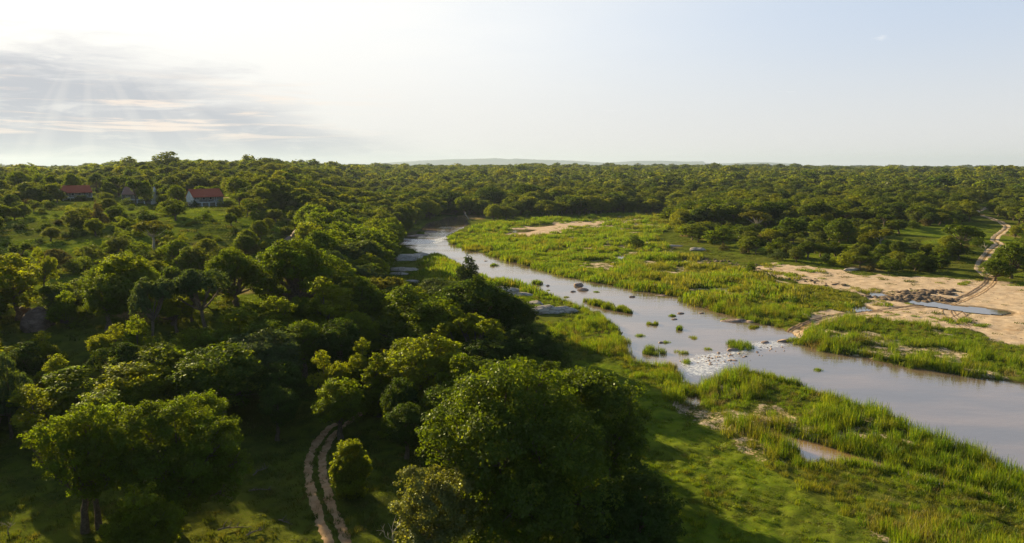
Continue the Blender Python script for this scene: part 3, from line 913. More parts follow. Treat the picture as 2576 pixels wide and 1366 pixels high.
# ------------------------------------------------------------------ which tree stands where: (u, v of the top, width in px, height in m, shape, leaf colour, label)
PROBE = {k: hit(u, v) for k, u, v in (('D', 527, 519), ('C', 345, 512), ('B', 196, 503), ('A', 78, 500))}
HB, HC, HD, HA = (PROBE[k][1] for k in 'BCDA')
print('houses', PROBE)
MAN = [
 (486, 505, 26, HD - 5, 'shrub', 'dark', 'dark bush at the left corner of the rightmost house'),
 (556, 512, 40, HD - 6, 'shrub', 'round', 'bush under the right end of the deck of the rightmost house'),
 (405, 492, 30, HC - 3, 'shrub', 'dark', 'dark round bush at the foot of the white end wall'),
 (320, 500, 34, HC - 9, 'shrub', 'round', 'bush below the deck of the middle house'),
 (205, 498, 60, HB - 7, 'shrub', 'dark', 'wide dark bush in front of the second house'),
 (575, 500, 30, HD - 2, 'shrub', 'loose', 'bright bush right of the rightmost house'),
 (1010, 712, 190, 12, 'loose', 'goldtip', 'tree with bare limbs showing through brownish green leaves, left of the dark river grove'),
 (1190, 695, 210, 13, 'round', 'dark', 'tallest dark green tree of the grove in the middle, behind the huge round tree'),
 (1100, 745, 170, 11, 'round', 'round', 'dark tree between the brownish green one and the tallest of the middle grove'),
 (1285, 735, 120, 10, 'round', 'dark', 'dark tree on the river side of the middle grove, left of the pale rock dome'),
 (1320, 815, 190, 8, 'round', 'dark', 'low wide dark tree at the foot of the middle grove, beside the reeds'),
 (1405, 835, 80, 6, 'shrub', 'dark', 'small dark tree ending the middle grove beside the lawn'),
 (1230, 845, 150, 8, 'round', 'dark', 'dark tree directly behind the top of the huge round tree'),
 (1178, 630, 68, 9, 'cedar', 'dark', 'lone dark bushy tree standing on the left river bank beside the water'),
 (745, 598, 215, 13, 'dome', 'round', 'broad dome-shaped tree with a wide flat crown above the hill track'),
 (935, 577, 118, 13, 'dome', 'goldtip', 'rounded dark tree with golden top leaves beside the upper river rocks'),
 (585, 622, 125, 10, 'dome', 'round', 'spreading tree with a dark crown just left of the hill track'),
 (505, 668, 160, 11, 'umbrella', 'grey', 'grey green spreading thorn tree with a forked trunk, left of the hill track'),
 (372, 692, 120, 11, 'umbrella', 'grey', 'pale feathery thorn tree with a leaning twisted trunk on the slope'),
 (258, 683, 115, 9, 'round', 'round', 'leafy green tree right of the round yellow-green bush on the slope'),
 (163, 728, 74, 6, 'shrub', 'loose', 'round yellow-green bush right of the brown rock outcrop'),
 (820, 692, 170, 11, 'loose', 'loose', 'bright green tree with a ragged crown right of the track clearing'),
 (742, 688, 70, 6, 'shrub', 'grey', 'grey green willowy tree at the right edge of the track clearing'),
 (945, 684, 125, 9, 'umbrella', 'yellow', 'tree with yellowing leaves and bare twisting limbs by the granite slabs'),
 (345, 788, 112, 9, 'loose', 'loose', 'slim yellow-green tree standing alone in the dark hollow'),
 (540, 862, 225, 9.5, 'round', 'goldtip', 'large rounded tree with glinting leaves behind the pair of near left trees'),
 (100, 835, 100, 6, 'loose', 'loose', 'sunlit ragged tree below the brown rock outcrop'),
 (145, 890, 100, 7, 'loose', 'loose', 'tree with a pale forked trunk and yellow lit twigs below the outcrop'),
 (2, 880, 95, 10, 'loose', 'grey', 'grey green tree cut by the left edge of the frame'),
 (850, 950, 130, 7, 'round', 'loose', 'full bright green tree closing the far end of the twin dirt ruts'),
 (815, 880, 110, 8, 'loose', 'loose', 'bright tree behind the far end of the twin dirt ruts'),
 (905, 850, 100, 8, 'loose', 'loose', 'light green tree between the dirt ruts and the dark middle grove'),
 (950, 885, 95, 8, 'column', 'loose', 'upright light green tree left of the huge round tree'),
 (1000, 945, 95, 7, 'round', 'dark', 'dark rounded tree left of the huge round tree'),
 (1020, 1010, 105, 6, 'round', 'dark', 'low dark tree tucked beside the left flank of the huge round tree'),
 (700, 905, 120, 7, 'round', 'dark', 'dark tree standing in deep shade behind the ruts'),
 (690, 965, 110, 6.5, 'round', 'dark', 'low dark tree in shade between the near left trees and the ruts'),
 (610, 765, 130, 8, 'loose', 'loose', 'yellow-green tree below the hill track'),
 (690, 742, 120, 8, 'loose', 'loose', 'bright tree below the track clearing'),
 (760, 800, 110, 8, 'round', 'round', 'rounded tree in the shaded hollow below the track clearing'),
 (850, 795, 115, 9, 'round', 'dark', 'dark tree left of the brownish green limbed tree'),
 (1150, 887, 95, 9, 'loose', 'loose', 'small light green tree peeping out behind the left shoulder of the huge round tree'),
 (98, 618, 62, 9, 'loose', 'loose', 'tall slim yellow-green tree on a bare trunk beside the bright meadow'),
 (382, 548, 82, 8, 'umbrella', 'yellow', 'golden spreading tree with a dark forked trunk on the open slope'),
 (240, 500, 46, 8, 'cedar', 'brown', 'cone-shaped brownish tree on the slope below the houses'),
 (832, 502, 60, 8, 'dome', 'round', 'dark dome-shaped tree above the hidden lodge roof on the left bank'),
 (765, 543, 38, 9, 'column', 'dark', 'narrow dark column of a tree left of the bright dome'),
 (860, 535, 110, 9, 'dome', 'loose', 'bright domed tree above the upper river rocks'),
 (730, 502, 52, 6, 'dome', 'brown', 'brownish round tree on the edge of the far wood'),
 (645, 745, 90, 7, 'round', 'loose', 'lower bright tree right beneath the hill track'),
 (337, 448, 44, HC - 7, 'umbrella', 'round', 'flat-topped tree hiding the left half of the middle house'),
 (362, 452, 34, HC - 8, 'dome', 'round', 'rounded tree standing in front of the middle house, beside its white gable'),
 (402, 456, 32, HC + 14, 'umbrella', 'round', 'flat-topped tree behind the white gable of the middle house'),
 (442, 462, 48, HD + 6, 'dome', 'round', 'rounded tree between the middle house and the red roofed house on the right'),
 (505, 466, 46, HD + 18, 'dome', 'loose', 'bright tree behind the roof of the rightmost house'),
 (541, 464, 38, HD + 19, 'dome', 'round', 'dark tree behind the right end of the rightmost house'),
 (118, 436, 32, HB - 4, 'umbrella', 'round', 'tall tree on a bare trunk left of the second house'),
 (178, 434, 40, HB + 16, 'dome', 'round', 'dark round tree behind the roof of the second house'),
 (40, 428, 60, HA - 3, 'dome', 'round', 'broad dark tree above the half-hidden house'),
 (85, 418, 44, HA + 18, 'loose', 'loose', 'high bright tree at the back of the half-hidden house'),
 (152, 476, 24, HB - 6, 'loose', 'grey', 'small tree at the left end of the second house'),
 (240, 433, 30, HB + 14, 'umbrella', 'grey', 'thin flat-topped tree right of the second house'),
 (74, 484, 62, HA - 8, 'dome', 'dark', 'big dark bush covering the foot of the half-hidden house'),
 (268, 496, 38, HB - 8, 'dome', 'dark', 'rounded dark bush between the second house and the middle house'),
 (600, 480, 50, 262, 'umbrella', 'loose', 'bright branching tree right of the rightmost house'),
 (1700, 520, 85, 9, 'loose', 'loose', 'bright tree at the front corner of the wood on the right bank'),
 (1785, 498, 100, 13, 'round', 'round', 'tall dark tree above the front corner of the right bank wood'),
 (1745, 560, 70, 7, 'round', 'loose', 'lower tree under the front corner of the right bank wood'),
 (1822, 565, 80, 8, 'loose', 'loose', 'wide leafy tree on the edge of the right bank wood'),
 (1905, 528, 72, 10, 'umbrella', 'yellow', 'golden brown tree in the right bank wood'),
 (1996, 545, 75, 9, 'round', 'round', 'round tree right of the golden brown one'),
 (2062, 548, 60, 9, 'round', 'loose', 'tree between two dark crowns in the right bank wood'),
 (2118, 545, 66, 10, 'dome', 'goldtip', 'brown-tinged domed tree left of the yellow tree'),
 (2218, 570, 58, 8, 'umbrella', 'yellow', 'yellow tree on a slim trunk in the meadow of the right bank'),
 (2428, 560, 82, 10, 'umbrella', 'round', 'large spreading tree with forked trunk left of the pale sandy road'),
 (2555, 606, 80, 10, 'dome', 'round', 'dark tree right of the sandy road at the edge of the frame'),
 (2508, 650, 70, 6, 'dome', 'round', 'low tree right where the sandy road meets the beach'),
 (2374, 622, 36, 6, 'column', 'round', 'narrow upright bushy tree near the lower end of the sandy road'),
 (2345, 640, 34, 5, 'column', 'round', 'small upright tree just left of another narrow one near the road'),
 (1955, 598, 44, 6, 'loose', 'round', 'small tree alone on the grass before the right bank wood'),
 (1595, 588, 50, 5, 'shrub', 'dark', 'dark bush growing on the rubble heap in the reeds'),
 (1890, 655, 30, 4, 'shrub', 'round', 'small dark bush at the upper edge of the beach'),
 (2130, 630, 50, 5, 'shrub', 'loose', 'sprawling bush on the meadow above the beach'),
 (1232, 468, 78, 14, 'dome', 'dark', 'big dark domed tree on the far river bend'),
 (1135, 478, 78, 14, 'dome', 'dark', 'big dark tree left of another on the far river bend'),
 (1325, 462, 88, 14, 'dome', 'round', 'tall green tree right of the far river bend'),
 (1040, 480, 84, 13, 'dome', 'dark', 'dark domed tree where the far river bend begins'),
 (970, 492, 80, 12, 'dome', 'dark', 'dark tree left of the far river bend, behind the gold-topped one'),
 (900, 512, 70, 10, 'dome', 'round', 'domed tree on the wooded bank above the rounded gold-topped tree'),
]
# trees of the foreground with their own crowns: base point (u, v), lobes (u, v, r in px, metres nearer or farther), leaf sprays
HERO = [
 ('huge round tree with dense dark leaves and a sunlit left edge, lowest in the middle', (1300, 1395), 'goldtip', 0.55, 88000, 0.24,
  [(1270, 1005, 108, 1), (1145, 1062, 88, 0), (1370, 1005, 85, 1), (1092, 1120, 58, 0), (1250, 1130, 125, -2), (1400, 1130, 115, -2), (1320, 1260, 125, -3), (1215, 1255, 80, -2),
   (1480, 1250, 95, -2), (1420, 1330, 110, -3), (1260, 1370, 100, -3), (1200, 1000, 70, 2), (1190, 1160, 80, -1), (1330, 940, 50, 2)]),
 ('rounded tree joined to the right shoulder of the huge one, in deeper shade', (1520, 1300), 'goldtip', 0.40, 50000, 0.24,
  [(1500, 1015, 88, 3), (1578, 1060, 60, 3), (1455, 985, 68, 4), (1390, 975, 50, 3), (1480, 1110, 95, 2), (1560, 1130, 68, 2), (1545, 1195, 62, 1), (1430, 1060, 70, 3), (1590, 990, 38, 3)]),
 ('small tree with silvery sunlit leaves under the left side of the huge one', (1075, 1420), 'silver', 0.22, 30000, 0.17,
  [(1048, 1212, 52, -3), (1098, 1260, 72, -3), (1030, 1290, 52, -3), (1150, 1225, 50, -3), (1090, 1335, 72, -3), (1165, 1300, 60, -3), (1020, 1340, 36, -3)]),
 ('low dark tree under the right side of the huge one, beside the lawn', (1620, 1400), 'dark', 0.30, 34000, 0.20,
  [(1618, 1240, 66, -1), (1672, 1262, 46, -1), (1600, 1320, 90, -2), (1678, 1335, 48, -2), (1540, 1290, 70, -2), (1530, 1360, 80, -3), (1650, 1390, 60, -2)]),
 ('feathery tree with pale fronds on a tall bare trunk, lowest on the left', (216, 1352), 'loose', 0.28, 30000, 0.19,
  [(150, 1092, 58, 0), (232, 1068, 55, 1), (92, 1110, 34, 0), (255, 1140, 62, 0), (178, 1160, 62, -1), (215, 1225, 45, -1), (130, 1150, 38, 0), (290, 1190, 50, 0), (225, 1040, 34, 1), (62, 1095, 18, 0)]),
 ('wide spreading tree with a full green crown beside the feathery one', (405, 1330), 'round', 0.42, 62000, 0.19,
  [(360, 1078, 72, 0), (455, 1070, 78, 1), (545, 1112, 66, 0), (588, 1170, 48, 0), (500, 1175, 82, -1), (400, 1175, 84, -1), (325, 1110, 52, 1), (575, 1228, 44, -1), (400, 1035, 30, 1), (610, 1150, 24, 0), (470, 1240, 60, -2)]),
 ('dark leafy bush under the wide spreading tree at the bottom left', (355, 1400), 'loose', 0.18, 26000, 0.18,
  [(350, 1262, 50, -3), (318, 1315, 56, -3), (395, 1310, 56, -3), (350, 1360, 80, -3), (420, 1360, 40, -3), (290, 1370, 40, -3)]),
 ('egg-shaped bright bush on the right side of the twin dirt ruts', (880, 1262), 'loose', 0.16, 22000, 0.18,
  [(880, 1138, 36, 0), (872, 1172, 40, 0), (895, 1180, 38, 0), (880, 1212, 45, -0.5), (876, 1128, 22, 0.5), (896, 1228, 30, 0), (905, 1150, 22, 0)]),
 ('dark tree in shade right behind the egg-shaped bush', (1010, 1120), 'loose', 0.2, 18000, 0.21,
  [(1010, 1040, 42, 0), (985, 1075, 36, 0), (1035, 1080, 36, 0), (1010, 1000, 24, 0)]),
]
random.seed(4)
TREES = []      # individual things: dict(x, y, h, w, kind, leaf, label)
for (u, v, wpx, h, kind, leaf, lab) in MAN:
    if h > 100:      # distance given instead of height
        dx, dy, dz = ray(u, v); x, y = dx * h / dy, float(h)
        h = max(3.0, CAMZ + dz * h / dy - hz(x, y))
    else:
        x, y = solve_top(u, v, h)
    TREES.append(dict(x=x, y=y, h=h, w=wpx * (y * cP) / FPX, kind=kind, leaf=leaf, label=lab, man=True))

# ---- houses and lodges first claim their ground
HOUSES = []
for (u, v, name) in [(527, 519, 'D'), (345, 512, 'C'), (196, 503, 'B'), (78, 500, 'A')]:
    HOUSES.append((u, v, name))
HPOS = {}
for (u, v, name) in HOUSES:
    HPOS[name] = hit(u, v)

# ---- filling: candidates on jittered grids, kept or dropped by what grows there
PROT = [  # picture regions that must stay open (water, beach, lawn, track, houses), as rings of picture points
 [(1000, 592), (1060, 585), (1130, 592), (1170, 568), (1250, 560), (1400, 550), (1560, 545), (1660, 545), (1660, 600), (1700, 640), (1800, 655), (1900, 662), (2040, 668), (2160, 690), (2440, 706),
  (2460, 720), (2560, 725), (2576, 720), (2700, 1366), (1640, 1366), (1620, 1000), (1440, 930), (1440, 880), (1345, 800), (1290, 720), (1210, 700), (1130, 650), (1000, 625)],
 [(755, 1080), (830, 1060), (930, 1366), (740, 1366)],
 [(452, 470), (575, 470), (575, 522), (478, 522)],
 [(300, 474), (392, 464), (392, 514), (300, 508)],
 [(155, 466), (232, 466), (232, 506), (165, 506)],
 [(600, 672), (700, 662), (705, 730), (600, 735)],
 [(2440, 530), (2505, 530), (2540, 575), (2545, 600), (2520, 650), (2500, 700), (2440, 700), (2455, 670), (2480, 640), (2490, 610), (2500, 590), (2440, 565)],
 [(2235, 575), (2420, 560), (2420, 580), (2240, 600)],
 [(0, 640), (75, 650), (75, 690), (0, 700)],
 [(40, 775), (125, 765), (130, 835), (40, 840)],
 [(100, 790), (220, 780), (220, 815), (110, 815)],
 [(0, 1140), (60, 1140), (60, 1366), (0, 1366)],
 [(460, 1260), (740, 1150), (760, 1366), (460, 1366)],
 [(985, 635), (1060, 625), (1160, 640), (1160, 700), (1000, 690)],
 [(900, 1250), (970, 1160), (990, 1366), (900, 1366)],
]
PROTA = [np.array(p, float) for p in PROT]


def in_poly(px, py, P):
    ins = np.zeros(np.shape(px), bool)
    for i in range(len(P)):
        ax, ay = P[i]; bx, by = P[(i + 1) % len(P)]
        c = ((ay > py) != (by > py))
        if by != ay:
            ins ^= c & (px < (bx - ax) * (py - ay) / (by - ay) + ax)
    return ins


def grid_pts(rng, r0, r1, s, tmax=62):
    X = np.arange(-r1, r1, s); Yv = np.arange(-20 if r0 < 100 else 30, r1, s)
    x, y = np.meshgrid(X, Yv)
    x = x.ravel() + rng.uniform(-0.48, 0.48, x.size) * s
    y = y.ravel() + rng.uniform(-0.48, 0.48, y.size) * s
    r = np.hypot(x, y); t = np.degrees(np.arctan2(x, y))
    m = (r >= r0) & (r < r1) & (abs(t) < tmax)
    return x[m], y[m]


def free(x, y, h, wr):
    """clear of water, sand, lawn, reeds, tracks, houses and the open parts of the view"""
    ok = (sample(WSD, x, y) > 1.5 + wr * 0.7) & (sample(S_sd, x, y) > 1.5 + 0.6 * wr) & (sample(L_sd, x, y) > wr * 0.6 + 1) & (sample(R_sd, x, y) > 0.5 + 0.3 * wr)
    ok &= (sample(RE_d, x, y) > 2.5 + 0.7 * wr) & (sample(RW_d, x, y) > 2.5 + wr * 0.8) & (sample(HT_d, x, y) > 2.5 + 0.5 * wr)
    for nme, (hx, hy) in HPOS.items():
        ok &= np.hypot(x - hx, y - hy) > 9.5 + wr * 0.6
    z = sample(H, x, y)
    for fz, fx in ((0.97, 0), (0.9, -0.6), (0.9, 0.6), (0.6, -1.0), (0.6, 1.0), (0.4, 0)):
        u, v, d = proj(x + fx * wr, y, z + h * fz)
        for P in PROTA:
            ok &= ~(in_poly(u, v, P) & (d > 5))
    return ok


rng = np.random.default_rng(11)
FILL = []
mx = np.array([[t['x'], t['y'], t['w'] * 0.5] for t in TREES])
hx_ = []
for hh in HERO:
    bx, by = flat(*hh[1]); hx_.append((bx, by, 6.0 if hh[4] > 50000 else 3.2))
mx = np.concatenate([mx, np.array(hx_)])
for (r0, r1, s) in [(28, 110, 5.2), (110, 200, 4.2), (200, 330, 4.7), (330, 520, 6.3), (520, 900, 7.8), (900, 1600, 11.0), (1600, 3200, 17.0), (3200, 6500, 38.0)]:
    x, y = grid_pts(rng, r0, r1, s)
    t = x / np.maximum(y, 1)
    vd = sample(V_sd, x, y)
    n = len(x)
    west = t < -0.10
    base = np.full(n, 0.92)
    # the open bushy slope under the houses
    slope = west & (t < -0.30) & (y > 112) & (y < 262)
    base = np.where(slope, 0.62, base)
    clear = fbm(x, y, 26, 3, 91)
    base = np.where(slope & (clear > 0.55), 0.45, base)
    # park-like meadow on the right bank
    park = (~west) & (t > 0.2) & (y < 300) & (vd > 0)
    base = np.where(park, 0.85, base)
    base = np.where(park & (clear > 0.53), 0.32, base)
    base = np.where((vd <= 0) & (t > -0.1), 0.0, base)
    nearflat = (y < 75) & (t < 0.2)
    base = np.where((y < 66) & (t > -1.05), 0.0, base)
    openg = fbm(x, y, 55, 3, 99)
    base = np.where((np.hypot(x, y) > 330) & (openg > 0.60), 0.35, base)
    keep = rng.random(n) < base
    x, y, t, vd, slope, park, west = x[keep], y[keep], t[keep], vd[keep], slope[keep], park[keep], west[keep]
    n = len(x)
    q = rng.random(n)
    h = np.where(q < 0.45, rng.uniform(4.0, 6.5, n), np.where(q < 0.9, rng.uniform(6.0, 9.0, n), rng.uniform(9, 11.5, n)))
    h = np.where(slope, 1.1 + 4.8 * rng.random(n) ** 1.9, h)
    h = np.where(park, rng.uniform(1.6, 6.5, n), h)
    h = np.where((y > 64) & (y < 96) & (t < -0.28) & (t > -0.9), rng.uniform(6.2, 8.8, n), h)  # woods behind the near left grass, made taller to throw shade on it
    h = np.where((y < 66) & (t < -0.79), rng.uniform(9.5, 12.5, n), h)  # unseen trees left of the frame, made tall to block sun patches
    banktrees = (~slope) & (~park) & (vd > 0) & (vd < 45) & (y > 150)
    h = np.where(banktrees, rng.uniform(8, 12.5, n), h)
    far_ = np.hypot(x, y) > 600
    h = np.where(far_, h * rng.choice([0.8, 1.0, 1.15, 1.5], n, p=[0.3, 0.4, 0.22, 0.08]), h)
    w_ = h * rng.uniform(0.75, 1.25, n)
    w_ = np.where(h < 4, h * rng.uniform(1.0, 1.7, n), w_)
    if s < 6.0:
        w_ = np.minimum(w_, s * 1.9)
    if s > 10:
        w_ = w_ * (s / 9.0)
    ok = free(x, y, h, w_ / 2)
    for k in range(len(mx)):
        ok &= np.hypot(x - mx[k, 0], y - mx[k, 1]) > mx[k, 2] * 0.85 + w_ * 0.25
    for a, b, c_, d_, e, f, g in zip(x[ok], y[ok], h[ok], w_[ok], slope[ok], park[ok], vd[ok]):
        FILL.append((a, b, c_, d_, e, f, g))
FILL = np.array(FILL)
print('fill candidates', len(FILL))
# shrubs are the low ones
u_, v_, d_ = proj(FILL[:, 0], FILL[:, 1], sample(H, FILL[:, 0], FILL[:, 1]) + FILL[:, 2] * 0.7)
seen = (u_ > -40) & (u_ < 2616) & (v_ < 1400) & (d_ > 5)
size = np.where(seen, FILL[:, 2] * FILL[:, 3] / d_ ** 2, 0)
is_shrub = FILL[:, 2] < 4.0
FORD = np.argsort(-size)
tree_ids = [i for i in FORD if not is_shrub[i] and seen[i]]
shrub_ids = [i for i in FORD if is_shrub[i] and seen[i]]
n_ind = 295 - len(TREES) - len(HERO)
ind_trees = set(tree_ids[:n_ind]); ind_shrubs = set(shrub_ids[:270])
print('trees seen', len(tree_ids), 'shrubs seen', len(shrub_ids))
# ------------------------------------------------------------------ build the single trees
NAMES = {'round': 'broadleaf_tree', 'dark': 'evergreen_tree', 'dome': 'dome_tree', 'loose': 'ragged_tree', 'umbrella': 'thorn_tree', 'column': 'column_tree',
         'cedar': 'cone_tree', 'shrub': 'bush', 'mixed': 'woodland_tree'}


def put_tree(T, det=None):
    d = math.hypot(T['x'], T['y'])
    det = det or ('near' if d < 150 else 'mid')
    pr = get_proto(T['kind'], det, 3 if det == 'near' else 3)
    k = int(abs(T['x'] * 7.3 + T['y'] * 3.1)) % len(pr)
    cm, tm, raw = pr[k]
    zz = hz(T['x'], T['y'])
    z = T['h'] / 10.0
    ext = raw[0][:, :2]
    wid = np.percentile(np.abs(ext), 98) * 2
    sxy = T['w'] / wid * 1.02
    root = bpy.data.objects.new(NAMES[T['kind']], None)
    SC.collection.objects.link(root)
    root.location = (T['x'], T['y'], zz - 0.12)
    root.rotation_euler = (0, 0, (T['x'] * 1.7 + T['y']) % 6.28)
    root.empty_display_size = 0.5
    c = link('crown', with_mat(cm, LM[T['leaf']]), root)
    t = link('trunk', tm if T['leaf'] != 'yellow' else with_mat(tm, M_PALEBARK), root)
    for o in (c, t):
        o.scale = (sxy, sxy, z)
    T['obj'] = root
    T['zz'] = zz
    return root


for T in TREES:
    tag(put_tree(T), T['label'], 'tree' if T['kind'] != 'shrub' else 'bush')

for hi, (lab, (bu, bv), leaf, tr, n, sz, lob) in enumerate(HERO):
    rg = np.random.default_rng(500 + hi)
    bx, by = flat(bu, bv)
    L = []
    for (u, v, r, dd) in lob:
        dx, dy, dz = ray(u, v)
        s = (by + dd) / dy
        L.append((dx * s - bx, dd, CAMZ + dz * s - hz(bx, by), 0.94 * r * s / FPX))
    L = [l for l in L if l[2] > -l[3] * 0.2]
    # the far side of the crown, unseen from here but there
    back = []
    for l in L:
        if l[3] > 1.6:
            back.append((l[0] * 0.8 + rg.normal(0, 0.3), l[1] + l[3] * 1.3 + rg.uniform(0, 1), l[2] * 0.92, l[3] * 0.9))
    L2 = L + back
    zmin = min(l[2] - l[3] for l in L)
    V, F, T_ = crown(rg, L2, int(n * 1.25), sz, rag=0.32, fill=0.14, sub=0.27, hollow=0.75)
    cut = V.reshape(-1, 4, 3)[:, :, 2].min(1) > 0.15
    V = V.reshape(-1, 4, 3)[cut].reshape(-1, 3); T_ = T_.reshape(-1, 4)[cut].ravel(); F = np.arange(len(V)).reshape(-1, 4)
    root = bpy.data.objects.new('bush' if 'bush' in lab else 'broadleaf_tree', None)
    SC.collection.objects.link(root)
    root.location = (bx, by, hz(bx, by))
    tag(root, lab, 'bush' if 'bush' in lab else 'tree')
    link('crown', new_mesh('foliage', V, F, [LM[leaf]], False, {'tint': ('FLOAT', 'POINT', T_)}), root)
    fork = max(1.2, np.mean([l[2] for l in L]) * 0.45)
    tv, tf = limbs(rg, L2, tr, fork, z0=-0.3, sides=10)
    link('trunk', new_mesh('trunk', tv, tf, [M_BARK], True), root)
    if hi == 4:   # second stem standing close behind the first
        sx, sy = flat(252, 1340)
        tv, tf = limbs(rg, [(l[0] - (sx - bx), l[1] - (sy - by), l[2], l[3]) for l in L[3:8]], 0.22, fork * 1.2, z0=-0.3, sides=8)
        tv = tv + np.array([sx - bx, sy - by, 0])
        link('trunk', new_mesh('second_stem', tv, tf, [M_BARK], True), root)

# ---- labels for the many trees of the woods: shape, colour and the nearest landmark
MARKS = [(527, 500, 'the rightmost red-roofed house'), (345, 490, 'the white-gabled middle house'), (196, 485, 'the second house'), (80, 478, 'the half-hidden house'),
         (650, 700, 'the hill track clearing'), (745, 640, 'the broad dome tree'), (935, 630, 'the gold-topped round tree'), (1178, 668, 'the lone dark riverside tree'),
         (85, 810, 'the brown rock outcrop'), (40, 660, 'the bright meadow on the left'), (382, 580, 'the golden tree on the slope'), (240, 530, 'the cone-shaped brown tree'),
         (800, 1090, 'the far end of the dirt ruts'), (540, 900, 'the large glinting tree'), (1190, 760, 'the dark middle grove'), (345, 840, 'the slim tree in the hollow'),
         (1130, 545, 'the far river bend'), (1380, 575, 'the far sandbar'), (1597, 600, 'the bush on the rubble'), (1720, 570, 'the front corner of the right bank wood'),
         (1905, 560, 'the golden brown tree'), (2218, 600, 'the yellow tree'), (2428, 600, 'the big forked tree by the sandy road'), (2490, 560, 'the upper end of the sandy road'),
         (2485, 690, 'the foot of the sandy road'), (2070, 660, 'the upper rim of the beach'), (1500, 495, 'the lodge in the far trees'), (880, 760, 'the yellowing tree by the slabs'),
         (740, 600, 'the split boulder'), (1300, 480, 'the tall tree past the bend'), (150, 900, 'the pale-trunked tree')]
SIZEW = [(5.0, 'low'), (7.0, 'middling'), (9.5, 'tall'), (99, 'very tall')]
LEAFW = {'round': 'deep green', 'dark': 'dark', 'loose': 'bright green', 'yellow': 'yellowing', 'grey': 'grey green', 'brown': 'brownish', 'goldtip': 'gold-tipped', 'mixed': 'green'}
KINDW = {'round': 'round', 'dome': 'dome-shaped', 'loose': 'ragged', 'umbrella': 'flat-topped', 'column': 'upright', 'mixed': 'loose', 'shrub': 'bushy'}
ORD = ['', 'second ', 'third ', 'fourth ', 'fifth ', 'sixth ', 'seventh ', 'eighth ', 'ninth ', 'tenth ', 'eleventh ', 'twelfth ']
bucket = {}


def describe(x, y, h, kind, leaf, noun):
    u, v, d = proj(x, y, hz(x, y) + h * 0.6)
    mu, mv, name = min(MARKS, key=lambda m: (m[0] - u) ** 2 + ((m[1] - v) * 1.6) ** 2)
    du, dv = u - mu, (v - mv) * 1.6
    side = 'right of' if du > abs(dv) else ('left of' if -du > abs(dv) else ('behind' if dv < 0 else 'in front of'))
    sw = next(wd for lim, wd in SIZEW if h < lim) if noun == 'tree' else ('low' if h < 2.6 else 'taller')
    key = (sw, LEAFW[leaf], KINDW[kind] if noun == 'tree' else '', noun, side, name)
    return key, math.hypot(du, dv)


IND = []
rk = np.random.default_rng(77)
for i in sorted(ind_trees | ind_shrubs):
    x, y, h, wd, slope, park, vd = FILL[i]
    q = rk.random()
    if is_shrub[i]:
        kind, leaf = 'shrub', ('loose' if q < 0.42 else 'mixed' if q < 0.62 else 'grey' if q < 0.78 else 'dark' if q < 0.92 else 'brown')
        if leaf == 'mixed': leaf = 'round'
    elif slope:
        kind = 'loose' if q < 0.55 else 'umbrella' if q < 0.7 else 'dome' if q < 0.85 else 'round'
        leaf = ['loose', 'loose', 'loose', 'loose', 'grey', 'round', 'yellow', 'brown', 'loose', 'round'][int(rk.random() * 10)]
    elif park:
        kind = 'dome' if q < 0.4 else 'loose' if q < 0.6 else 'round' if q < 0.85 else 'umbrella'
        leaf = ['loose', 'round', 'round', 'grey', 'dark'][int(rk.random() * 5)]
    else:
        kind = 'round' if q < 0.35 else 'dome' if q < 0.55 else 'loose' if q < 0.85 else 'umbrella'
        leaf = ['round', 'dark', 'loose', 'round', 'loose', 'grey', 'loose', 'loose'][int(rk.random() * 8)]
    T = dict(x=x, y=y, h=h, w=wd, kind=kind, leaf=leaf)
    key, dist = describe(x, y, h, kind, leaf, 'bush' if kind == 'shrub' else 'tree')
    IND.append((key, dist, T))
for key, dist, T in sorted(IND, key=lambda a: (a[0], a[1])):
    n = bucket.get(key, 0); bucket[key] = n + 1
    sw, lw, kw, noun, side, name = key
    near_w = (ORD[min(n, 11)] + 'nearest') if n else ''
    lab = ' '.join(p for p in [sw, lw, kw, noun, near_w and (near_w + ','), side, name] if p)
    if len(lab.replace('-', ' ').split()) > 15: lab = lab.replace(' ' + kw + ' ', ' ', 1) if kw and kw != 'bushy' else lab.replace(' bushy', '').replace(' on the left', '')
    if len(lab.replace('-', ' ').split()) > 15: lab = lab.replace(sw + ' ', '', 1)
    used_labels = globals().setdefault('USED', set())
    k2 = n
    while lab in used_labels:
        k2 += 1
        lab = ' '.join(p for p in [sw, lw, noun, ORD[min(k2, 11)] + 'nearest,', side, name] if p)
    used_labels.add(lab)
    root = put_tree(T)
    tag(root, lab, noun, 'bushes on the slopes and banks' if noun == 'bush' else 'trees of the wooded valley')

